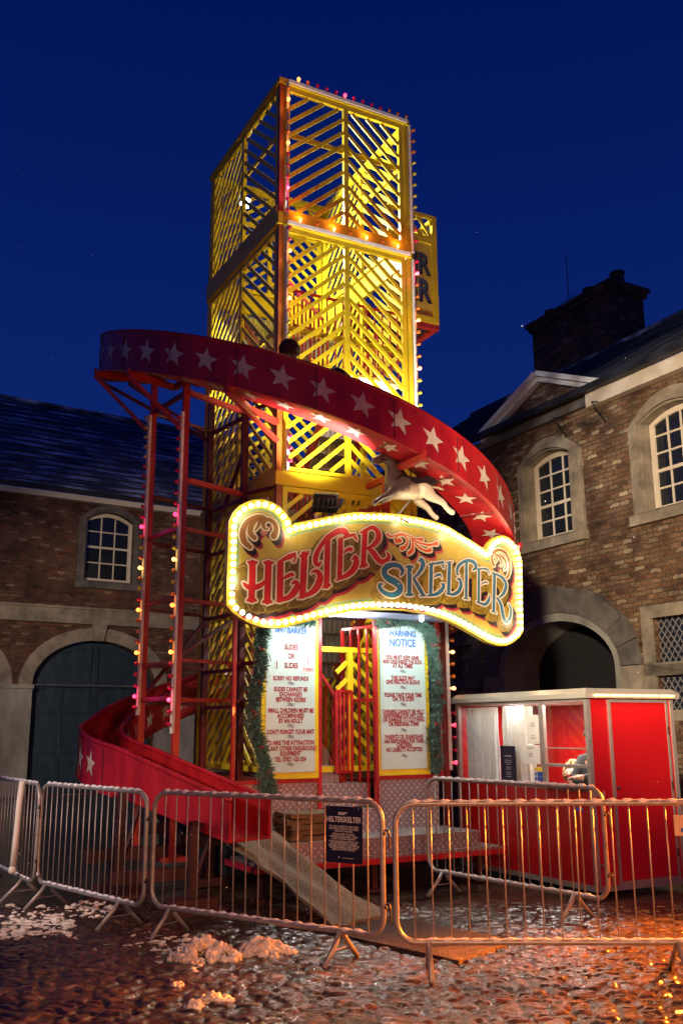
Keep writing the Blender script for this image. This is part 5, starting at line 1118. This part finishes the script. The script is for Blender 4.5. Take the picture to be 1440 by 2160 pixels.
def sheet(name, px0, px1, m_, label, cat_, lines_=(), tm=None, x=-.004, th=.003, group=None):
    (y0, z0), (y1, z1) = bp(*px0), bp(*px1); y0, y1 = sorted((y0, y1)); z0, z1 = sorted((z0, z1)); cy, cz = (y0+y1)/2, (z0+z1)/2
    t = thing(name, BC+E2*cy+E1*x+Vector((0, 0, cz)), ROT, label, cat_, group); w = MB(); w.box(-th, 0, -(y1-y0)/2, (y1-y0)/2, -(z1-z0)/2, (z1-z0)/2); w.build('sheet', m_, t)
    if lines_:
        w = MB()
        for s_, fz, sz in lines_: text(w, s_, sz, lambda a, b_: (-th-.0015, -a, (fz-.5)*(z1-z0)+b_), .8, bold=.0004)
        w.build('lettering', tm, t)
    return t
sheet('notice_paper', (1110, 1508), (1138, 1569), PAPER, 'pale notice sheet, upper one of two on the booth window', 'notice', [('1', .8, .022), ('TOKEN', .68, .022), ('PER PERSON', .6, .02), ('=', .48, .02), ('1', .4, .02), ('SLIDE', .26, .022), ('PER PERSON', .17, .02)], TXK)
sheet('notice_paper', (1100, 1571), (1140, 1612), PAPER, 'wider pale notice sheet, lower one of two on the booth window', 'notice', [('ALL RIDES AT', .8, .02), ('TICKET PRICE', .66, .02), ('QUEUE HERE', .5, .022), ('PLEASE ASK', .34, .02), ('IF UNSURE', .2, .02)][:0] or [('TOKEN TICKETS', .8, .02), ('PAYMENT', .5, .02), ('& ENTRY', .38, .02)], TXK)
sheet('small_board', (1055, 1573), (1090, 1656), DKBOARD, 'dark HELTERSKELTER board leaning in the booth window', 'board', [('HELTERSKELTER', .72, .022)]+[('xxxxxxxxxxxxxxx', .62-.06*i, .011) for i in range(0)]+[('This ride is suitable for most adults', .62, .0105), ('and children however some weight', .57, .0105), ('restrictions may apply', .52, .0105), ('Children under 1m may be', .44, .0105), ('accompanied by an adult', .39, .0105), ('Adults accompanying children', .31, .0105), ('may require a separate ticket', .26, .0105), ('speak to the Ride Operator', .2, .0105)], TXW, x=-.004)
sl_ = sheet('safety_label', (1126, 1617), (1147, 1659), PAPER, 'small safety label in yellow, blue and red at the window corner', 'label')
(y0, z0), (y1, z1) = bp(1126, 1617), bp(1147, 1659); hh_, ww_ = abs(z0-z1), abs(y0-y1)
for k, (c_, f0, f1) in enumerate((('label_yellow', .76, .98), ('label_blue', .52, .74), ('label_blue', .27, .5), ('label_red', .03, .24))):
    w = MB(); w.box(-.0065, -.0042, -ww_*.46, ww_*.12, (f0-.5)*hh_, (f1-.5)*hh_); w.sphere((-.0045, ww_*.3, ((f0+f1)/2-.5)*hh_), ww_*.13, 10, 5, (.15, 1, 1)); w.build('coloured_field', MATS[c_], sl_)
# two attendants
def sitter(x, y, fdir, s, label, jm, hair, hk, headz, lean=.1, fold=True):
    t = thing('person', BC+E1*x+E2*y+Vector((0, 0, .09)), ROT, label, 'person'); f = Vector(fdir).normalized(); r_ = f.cross(Vector((0, 0, 1))); z0 = .52; P4 = lambda p, r: (*p, r)
    hz = headz-.09; hip = Vector((0, 0, z0)); ch_ = f*lean+Vector((0, 0, hz-.32)); nk = f*lean*1.2+Vector((0, 0, hz-.13)); hc = f*(lean*1.35)+Vector((0, 0, hz))
    tor = [P4(hip, .14), P4((hip+ch_)/2, .125), P4(ch_, .125), P4(nk, .052)]; bd = [tor]; arms = []
    for sg in (-1, 1):
        sh = ch_+r_*sg*.16+Vector((0, 0, .06)); el = sh+f*.10+r_*sg*.04-Vector((0, 0, .20)); wr = ch_+f*.27-r_*sg*.06-Vector((0, 0, .13 if sg > 0 else .09)); a = [P4(ch_, .125), P4(sh, .058), P4(el, .045), P4(wr, .032)]; arms.append(a); bd.append(a); bd += hand(wr, -r_*sg+f*.15, Vector((0, 0, 1)), .5, sg)
        bd.append([P4(hip, .14), P4(hip+r_*sg*.1+f*.06, .09), P4(hip+r_*sg*.11+f*.2, .07), P4(hip+r_*sg*.11+f*.22-Vector((0, 0, .4)), .045), P4(hip+r_*sg*.11+f*.3-Vector((0, 0, .45)), .035)])
    bd += headchain(nk, hc, f, s); skin('body', bd, SKIN, t)
    gg = lambda c, k: [(*p[:3], p[3]+k) for p in c]; skin('jacket', [gg(tor[:3], .025)+[(*nk[:2], nk[2]-.03, .068)]]+[gg(a, .02) for a in arms], jm, t)
    face(t, hc, f, s, hair, hk); return t
sitter(.50, .42, (-1, -.45, 0), 1.0, 'attendant in black jacket with folded arms, right side of the booth hatch', CLOTH, DHAIR, 'short', 1.50, .05)
sitter(.52, .80, (-.9, -.35, 0), .95, 'fair-haired attendant in pink top, low behind the booth hatch', PINKC, BLOND, 'long', 1.12, .05)

# ================================================================== crowd barriers
def barrier(length, name='crowd_barrier', legs=(.21, None), nbar=17):
    """local x runs along the barrier from its left leg"""
    t = thing(name, (0, 0, 0)); x0, x1 = -.21, length-.21; zb_, zt, rc = .21, 1.09, .13; pts = []
    for cx_, cz_, a in ((x1-rc, zt-rc, 0), (x0+rc, zt-rc, pi/2), (x0+rc, zb_+rc, pi), (x1-rc, zb_+rc, 3*pi/2)):
        for k in range(6): b_ = a+pi/2*k/5; pts.append((cx_+rc*cos(b_), 0, cz_+rc*sin(b_)))
    w = MB(); w.tube(pts, .019, 10, closed=True); w.build('frame', GALV, t, smooth=True)
    bar = None
    for i in range(nbar):
        x = x0+(x1-x0)*(i+1)/(nbar+1)
        if bar is None: w = MB(); w.tube([(0, 0, zb_), (0, 0, zt)], .0055, 6); bar = w.build('bar', GALV, t, smooth=True); bar.location = (x, 0, 0)
        else: copy(bar, t, location=(x, 0, 0))
    for x in (0, length-.56):
        for sg in (-1, 1): w = MB(); w.tube([(0, 0, .0), (0, sg*.015, zb_-.0), (0, sg*.06, zb_-.06), (0, sg*.21, .012)][1:], [.017, .019, .018], 8); l_ = w.build('leg', GALV, t, smooth=True); l_.location = (x, 0, 0)
        w = MB(); w.tube([(x, -.12, .1), (x, .12, .1)], .004, 5); w.build('leg_tie', GALV, t)
    for z in (.42, .9):
        w = MB(); w.tube([(x1+.01, 0, z), (x1+.05, 0, z), (x1+.055, 0, z-.02), (x1+.055, 0, z-.11)], .007, 6); w.box(x1-.0, x1+.03, -.012, .012, z-.03, z-.01); w.build('hook', DARK, t)
    for (z, xa, xb, rr) in ((zt+.012, x0+.08, x1-.08, .015), (zb_+.014, x0+.12, x1-.12, .013)):
        p = []; n = int((xb-xa)/.012); rad = []
        for i in range(n+1): x = xa+(xb-xa)*i/n; p.append((x, .004*sin(x*37), z+.002*sin(x*51))); rad.append(rr*(.75+.3*sin(x*61)+.35*random.random())*min(1, i/4+.1, (n-i)/4+.1))
        w = MB(); w.tube(p, rad, 6); w.build('snow_cap', SNOW, t, smooth=True)
    return t
G = 'interlocking crowd barriers round the ride'
def place(t, p, q, label):
    p, q = Vector(p), Vector(q); d = (q-p).normalized(); t.location = p; t.rotation_euler = (0, 0, atan2(d.y, d.x)); tag(t, label, 'barrier', G); return t
bA = barrier(2.19); bB = copy_tree(bA); bC = copy_tree(bA); bD = copy_tree(bA); bE = barrier(1.84, nbar=17)
place(bA, (-1.377, 7.982, 0), (-.015, 7.071, 0), 'barrier in front of the slide ramp, carrying the dark information board')
place(bE, (-2.732, 9.224, 0), (-1.818, 8.271, 0), 'barrier left of the board-carrying one, before the blue doors')
place(bB, (.559, 6.712, 0), (2.15, 6.664, 0), 'nearest barrier, lit orange, running off the right edge')
place(bC, (.976, 9.791, 0), (1.95, 8.49, 0), 'barrier standing closest to the red booth, behind another')
place(bD, (-3.96, 10.94, 0), (-3.08, 9.60, 0), 'barrier cut by the left edge of the photo, with a pale strap')
# plate on the near barrier
dB = Vector((1.591, -.048, 0)).normalized()
w = MB(); w.box(1.66, 1.86, -.034, -.024, .88, 1.01); pl = w.build('name_plate', MATS['label_beige'], bB)
w = MB(); w.box(1.70, 1.82, -.037, -.035, .905, .93); w.build('blue_stripe', MATS['label_blue'], pl)
# information board hung on the barrier
PA = Vector((-1.377, 7.982, 0)); DA = Vector((-.015+1.377, 7.071-7.982, 0)).normalized(); NA = Vector((DA.y, -DA.x, 0))
def ba(u, v): q = vplane(u, v, PA+NA*.03, DA)-PA; return q.dot(DA), q.z
(xa, zt_), (xb, zb2) = ba(687, 1699), ba(765, 1824); cx_, cz_ = (xa+xb)/2, (zt_+zb2)/2; hw_, hh_ = (xb-xa)/2, (zt_-zb2)/2
IB = thing('information_board', PA+DA*cx_+NA*.03+Vector((0, 0, cz_)), atan2(DA.y, DA.x), 'dark HELTERSKELTER information board hung on the barrier', 'information board')
w = MB(); w.box(-hw_, hw_, -.004, .004, -hh_, hh_); w.build('board', DKBOARD, IB)
L1 = [('HELTERSKELTER', .72, .052, .003), ('This ride is suitable for most adults', .625, .0225, .0006), ('and children however some weight', .585, .0225, .0006), ('restrictions may apply', .545, .0225, .0006), ('Children under 1m may be', .49, .0225, .0006), ('accompanied by an adult - please', .45, .0225, .0006), ('speak to the Ride Operator', .41, .0225, .0006), ('Adults accompanying children must', .36, .0225, .0006), ('also and will require a separate', .325, .0225, .0006), ('ride ticket, however if your child has', .29, .0225, .0006), ('additional assistance needs please', .255, .0225, .0006), ('speak to the Ride Operator', .22, .0225, .0006)]
w = MB()
for s_, f_, sz, bo_ in L1: text(w, s_, sz, lambda a, b_: (a, -.0055, (f_-.5)*2*hh_+b_), .78, bold=bo_*.5)
for k in range(3): w.add([(-.045, -.0055, (.895-.018*k-.5)*2*hh_+.004*0), (.035-.012*k, -.0055, (.895-.018*k-.5)*2*hh_), (.035-.012*k, -.0055, (.883-.018*k-.5)*2*hh_), (-.045, -.0055, (.883-.018*k-.5)*2*hh_)], [(0, 1, 2, 3)])
w.add([(-.045, -.0055, -.39*hh_*2), (-.03, -.0055, -.40*hh_*2), (-.045, -.0055, -.415*hh_*2)], [(0, 1, 2)]); w.box(-.01, .08, -.0056, -.0052, -.415*hh_*2, -.407*hh_*2); w.build('lettering', TXW, IB)
w = MB(); [w.tube([(x, -.008, hh_-.02), (x, 0, hh_+.01), (x, .03, hh_+.02)], .003, 5) for x in (-hw_+.03, hw_-.03)]; w.build('cable_tie', BLK, IB)
# strap over the far-left barrier
w = MB(); p = Vector((-3.08, 9.60, 0)); d = Vector((.549, -.836, 0)); q = p-d*.12; s1 = q+Vector((-.02, -.05, 1.1))
w.tube([(0, 0, 0), (-.005, -.03, -.2), (-.015, -.03, -.5), (-.025, -.035, -.78)], [.03, .03, .028, .03], 8); w.sphere((-.028, -.035, -.82), .04, 8, 6); o = w.build('strap', PAPER, None, smooth=True); o.location = s1; tag(o, 'pale snow-crusted strap hanging over the leftmost barrier', 'strap')

# ================================================================== mats
def soft_slab(name, corners, thick, m_, amp=.012, nx=26, ny=34, prof=None, seed=0, fold=0):
    A, B, C, D = [Vector(c) for c in corners]; top, bot = [], []; r2 = random.Random(seed)
    for j in range(ny+1):
        t_ = j/ny
        for i in range(nx+1):
            s_ = i/nx; p = (A.lerp(B, s_)).lerp(D.lerp(C, s_), t_); z = p.z
            if prof: z = A.z*(1-prof(t_))+D.z*prof(t_)
            z += amp*sin(s_*7+seed)*sin(t_*9+seed*2)*.5+fold*(sin(s_*9.5+.8*t_*3)*.5+.4*sin(s_*17+1))*(.3+.7*sin(pi*min(1, t_*1.05))) + r2.uniform(-.0015, .0015)
            ex = (.012*sin(t_*23+seed) if i in (0, nx) else 0); top.append((p.x+ex, p.y, z+thick)); bot.append((p.x+ex, p.y, z))
    n = len(top); I = lambda i, j: j*(nx+1)+i; f = [(I(i, j), I(i+1, j), I(i+1, j+1), I(i, j+1)) for i in range(nx) for j in range(ny)]; f += [tuple(k+n for k in q_)[::-1] for q_ in f]
    bd = [I(i, 0) for i in range(nx+1)]+[I(nx, j) for j in range(1, ny+1)]+[I(i, ny) for i in range(nx-1, -1, -1)]+[I(0, j) for j in range(ny-1, 0, -1)]; f += [(bd[k], bd[(k+1) % len(bd)], bd[(k+1) % len(bd)]+n, bd[k]+n) for k in range(len(bd))]
    c = (A+B+C+D)/4; mb = MB(); mb.add([(v[0]-c.x, v[1]-c.y, v[2]) for v in top+bot], f); o = mb.build(name, m_, None, smooth=True); autosmooth(o, 50); o.location = (c.x, c.y, 0); return o
RAMPM = mat('frosted_rubber_matting', (.34, .26, .15), .7, var=.4, scale=70, bump=1, bscale=120, col2=(.06, .045, .025))
o = soft_slab('landing_mat', [atz(446, 1762, .60), atz(578, 1757, .60), atz(822, 1934, .02), atz(702, 1962, .02)], .028, RAMPM, .01, prof=lambda t_: t_*1.04-.04*t_*t_ if t_ < .9 else .9036+.0964*min(1, (t_-.9)/.1), fold=.075); tag(o, 'long sagging landing mat sloping from the slide end down to the cobbles', 'mat')
w = MB(); o2 = soft_slab('rubber_mat', [atz(612, 1952, .004), atz(892, 2016, .004), atz(968, 2033, .004), atz(960, 2034, .004)], .02, RAMPM) if 0 else None
RUB = mat('glittering_rubber', (.055, .03, .02), .28, var=.6, scale=60, bump=1, bscale=260)
v = [atz(612, 1955, 0), atz(780, 1935, 0), atz(880, 1950, 0), atz(1092, 1988, 0), atz(968, 2034, 0), atz(892, 2016, 0)]; c = sum(v, Vector())/6
w = MB(); P_ = [(p-c) for p in v]; w.add([(p.x, p.y, .022) for p in P_]+[(p.x, p.y, -.01) for p in P_], [tuple(range(6)), tuple(range(11, 5, -1))]+[(i, (i+1) % 6, 6+(i+1) % 6, 6+i) for i in range(6)]); o = w.build('rubber_mat', RUB, None); o.location = c; tag(o, 'flat wet rubber mat under the nearest barrier, glittering orange', 'mat')
for i in range(5):
    z = .518+i*.052; j = (random.uniform(-.03, .03), random.uniform(-.02, .02)); q = lambda a, b_: wld(a+j[0], b_+j[1], z)
    o = soft_slab('coir_mat', [q(-.22, -.88), q(.42, -.88), q(.42, -.45), q(-.22, -.45)], .045, COIR, .012, 20, 14, seed=i+1)
    tag(o, ['bottom coir mat of the pile on the platform', 'second coir mat up in the pile on the platform', 'middle coir mat of the pile on the platform', 'second coir mat from the top of the platform pile', 'topmost coir mat, with frosted top, on the platform pile'][i], 'mat', 'pile of coir slide mats')

# ================================================================== garlands
def garland(px, label, b_=-.37):
    P_ = [tb(u, v, b_) for u, v in px]; c = P_[len(P_)//2]; t = thing('garland', wld(c.x, c.y, c.z), ROT, label, 'garland', 'fir garlands framing the entrance')
    path = cat([tuple(p) for p in P_], 30); v, f = [], []; r2 = random.Random(len(px))
    for pi_, p in enumerate(path):
        kk = .55+.6*abs(sin(pi_*.21))+.25*sin(pi_*.53)
        for _ in range(int(30*kk)+4):
            d = Vector((r2.gauss(0, 1), r2.gauss(0, .8)-.5, r2.gauss(0, .9)-.5)).normalized(); L = r2.uniform(.035, .095)*(.6+.5*kk); o_ = Vector(p)-c+Vector((r2.gauss(0, .023*kk), r2.gauss(0, .022), r2.gauss(0, .018)))
            s_ = d.cross(Vector((r2.random(), r2.random(), r2.random()))).normalized()*.0042; k = len(v); v += [o_-s_, o_+s_, o_+d*L*.6+s_*.8+Vector((0, 0, -.006)), o_+d*L, o_+d*L*.6-s_*.8+Vector((0, 0, -.006))]; f.append((k, k+1, k+2, k+3, k+4))
    w = MB(); w.add(v, f); w.build('needles', GREEN, t)
    w = MB(); w.tube([Vector(p)-c for p in path[::6]], .014, 6); w.build('stem', DARK, t)
    for i in range(12, len(path), 46):
        w = MB(); q = Vector(path[i])-c
        for _ in range(6): w.sphere((q.x+r2.uniform(-.03, .03), q.y-.045+r2.uniform(-.02, .01), q.z+r2.uniform(-.03, .03)), .011, 8, 6)
        w.build('berry_cluster', BERRY, t, smooth=True)
garland([(658, 1308), (610, 1304), (568, 1310), (550, 1345), (550, 1400), (541, 1440), (534, 1480), (535, 1530), (548, 1570), (557, 1610), (563, 1645), (574, 1672)], 'fir garland down the left side of the prices board')
garland([(800, 1312), (830, 1308), (874, 1310), (904, 1336), (913, 1390), (917, 1440), (920, 1500), (913, 1550), (919, 1590), (918, 1622)], 'fir garland over the top and right side of the warning board')

# ================================================================== snow
def heap(px, rad, label, n=60, hgt=.12, name='snow_heap'):
    c = atz(*px, 0); w = MB(); r2 = random.Random(px[0])
    for _ in range(n):
        a, q = r2.uniform(0, 2*pi), r2.random()**.5; x, y = cos(a)*q*rad[0], sin(a)*q*rad[1]; s_ = r2.uniform(.02, .055)*(1.15-q*.5); z = hgt*(1-q)**.8*r2.uniform(.4, 1); w.sphere((x, y, z), s_, 8, 6, (r2.uniform(.9, 1.4), r2.uniform(.8, 1.2), r2.uniform(.7, 1)))
    o = w.build(name, SNOWD, None, smooth=True); o.location = c
    rm = o.modifiers.new('remesh', 'REMESH'); rm.mode = 'VOXEL'; rm.voxel_size = .006; rm.use_smooth_shade = True
    tx = bpy.data.textures.new('lumps', 'CLOUDS'); tx.noise_scale = .035; dm = o.modifiers.new('lumps', 'DISPLACE'); dm.texture = tx; dm.strength = .035; dm.mid_level = .5; t2 = bpy.data.textures.new('grains', 'CLOUDS'); t2.noise_scale = .012; d2 = o.modifiers.new('grains', 'DISPLACE'); d2.texture = t2; d2.strength = .014; d2.mid_level = .5
    return tag(o, label, 'snow', 'heaps of cleared snow on the cobbles')
heap((430, 2022), (.27, .17), 'larger left heap of dirty snow below the middle barrier', 90, .13)
heap((556, 2012), (.22, .13), 'brownish right heap of snow below the middle barrier', 70, .10)
heap((372, 2082), (.02, .02), 'single lump of snow just below the larger heap', 5, .02)
heap((455, 2112), (.09, .04), 'low string of snow lumps near the bottom edge', 18, .03)
heap((412, 2128), (.022, .02), 'small snow ball left of the low string of lumps', 5, .02)
w = MB(); r2 = random.Random(3)
for (u0, u1, v0, v1, n) in ((0, 160, 1938, 1975, 260), (20, 150, 1915, 1945, 80), (150, 240, 1905, 1930, 110), (270, 400, 1975, 2000, 70), (330, 480, 1998, 2030, 60), (230, 300, 1860, 1878, 40), (240, 290, 1740, 1760, 60), (400, 470, 1990, 2010, 40), (380, 420, 2030, 2050, 20), (0, 60, 1965, 1975, 40)):
    for _ in range(n):
        c = atz(r2.uniform(u0, u1), r2.uniform(v0, v1)+8*sin(r2.random()*6), 0); s_ = r2.uniform(.008, .034); w.sphere((c.x, c.y, .004), s_, 8, 5, (r2.uniform(.8, 2), r2.uniform(.6, 1.1), r2.uniform(.25, .5)))
o = w.build('snow_patches', SNOWD, None, smooth=True); rm = o.modifiers.new('remesh', 'REMESH'); rm.mode = 'VOXEL'; rm.voxel_size = .009; rm.use_smooth_shade = True; dm = o.modifiers.new('lumps', 'DISPLACE'); dm.texture = bpy.data.textures['lumps']; dm.strength = .03; dm.mid_level = .55; tag(o, 'thin slushy snow left lying on the cobbles', 'snow', kind='stuff')
w = MB()
for _ in range(55):
    y = r2.uniform(2.5, 9); u, v = r2.uniform(0, 1440), r2.uniform(250, 2000); d = ray(u, v); p = Vector((0, 0, EYE))+d*(y/d.y)
    if p.z > .1: s_ = r2.uniform(.0012, .0026)*y/5; w.sphere(tuple(p), s_, 6, 4, (.8, .8, 1.5))
o = w.build('snowflakes', SNOW, None, smooth=True); tag(o, 'sparse falling snowflakes', 'snow', kind='stuff')
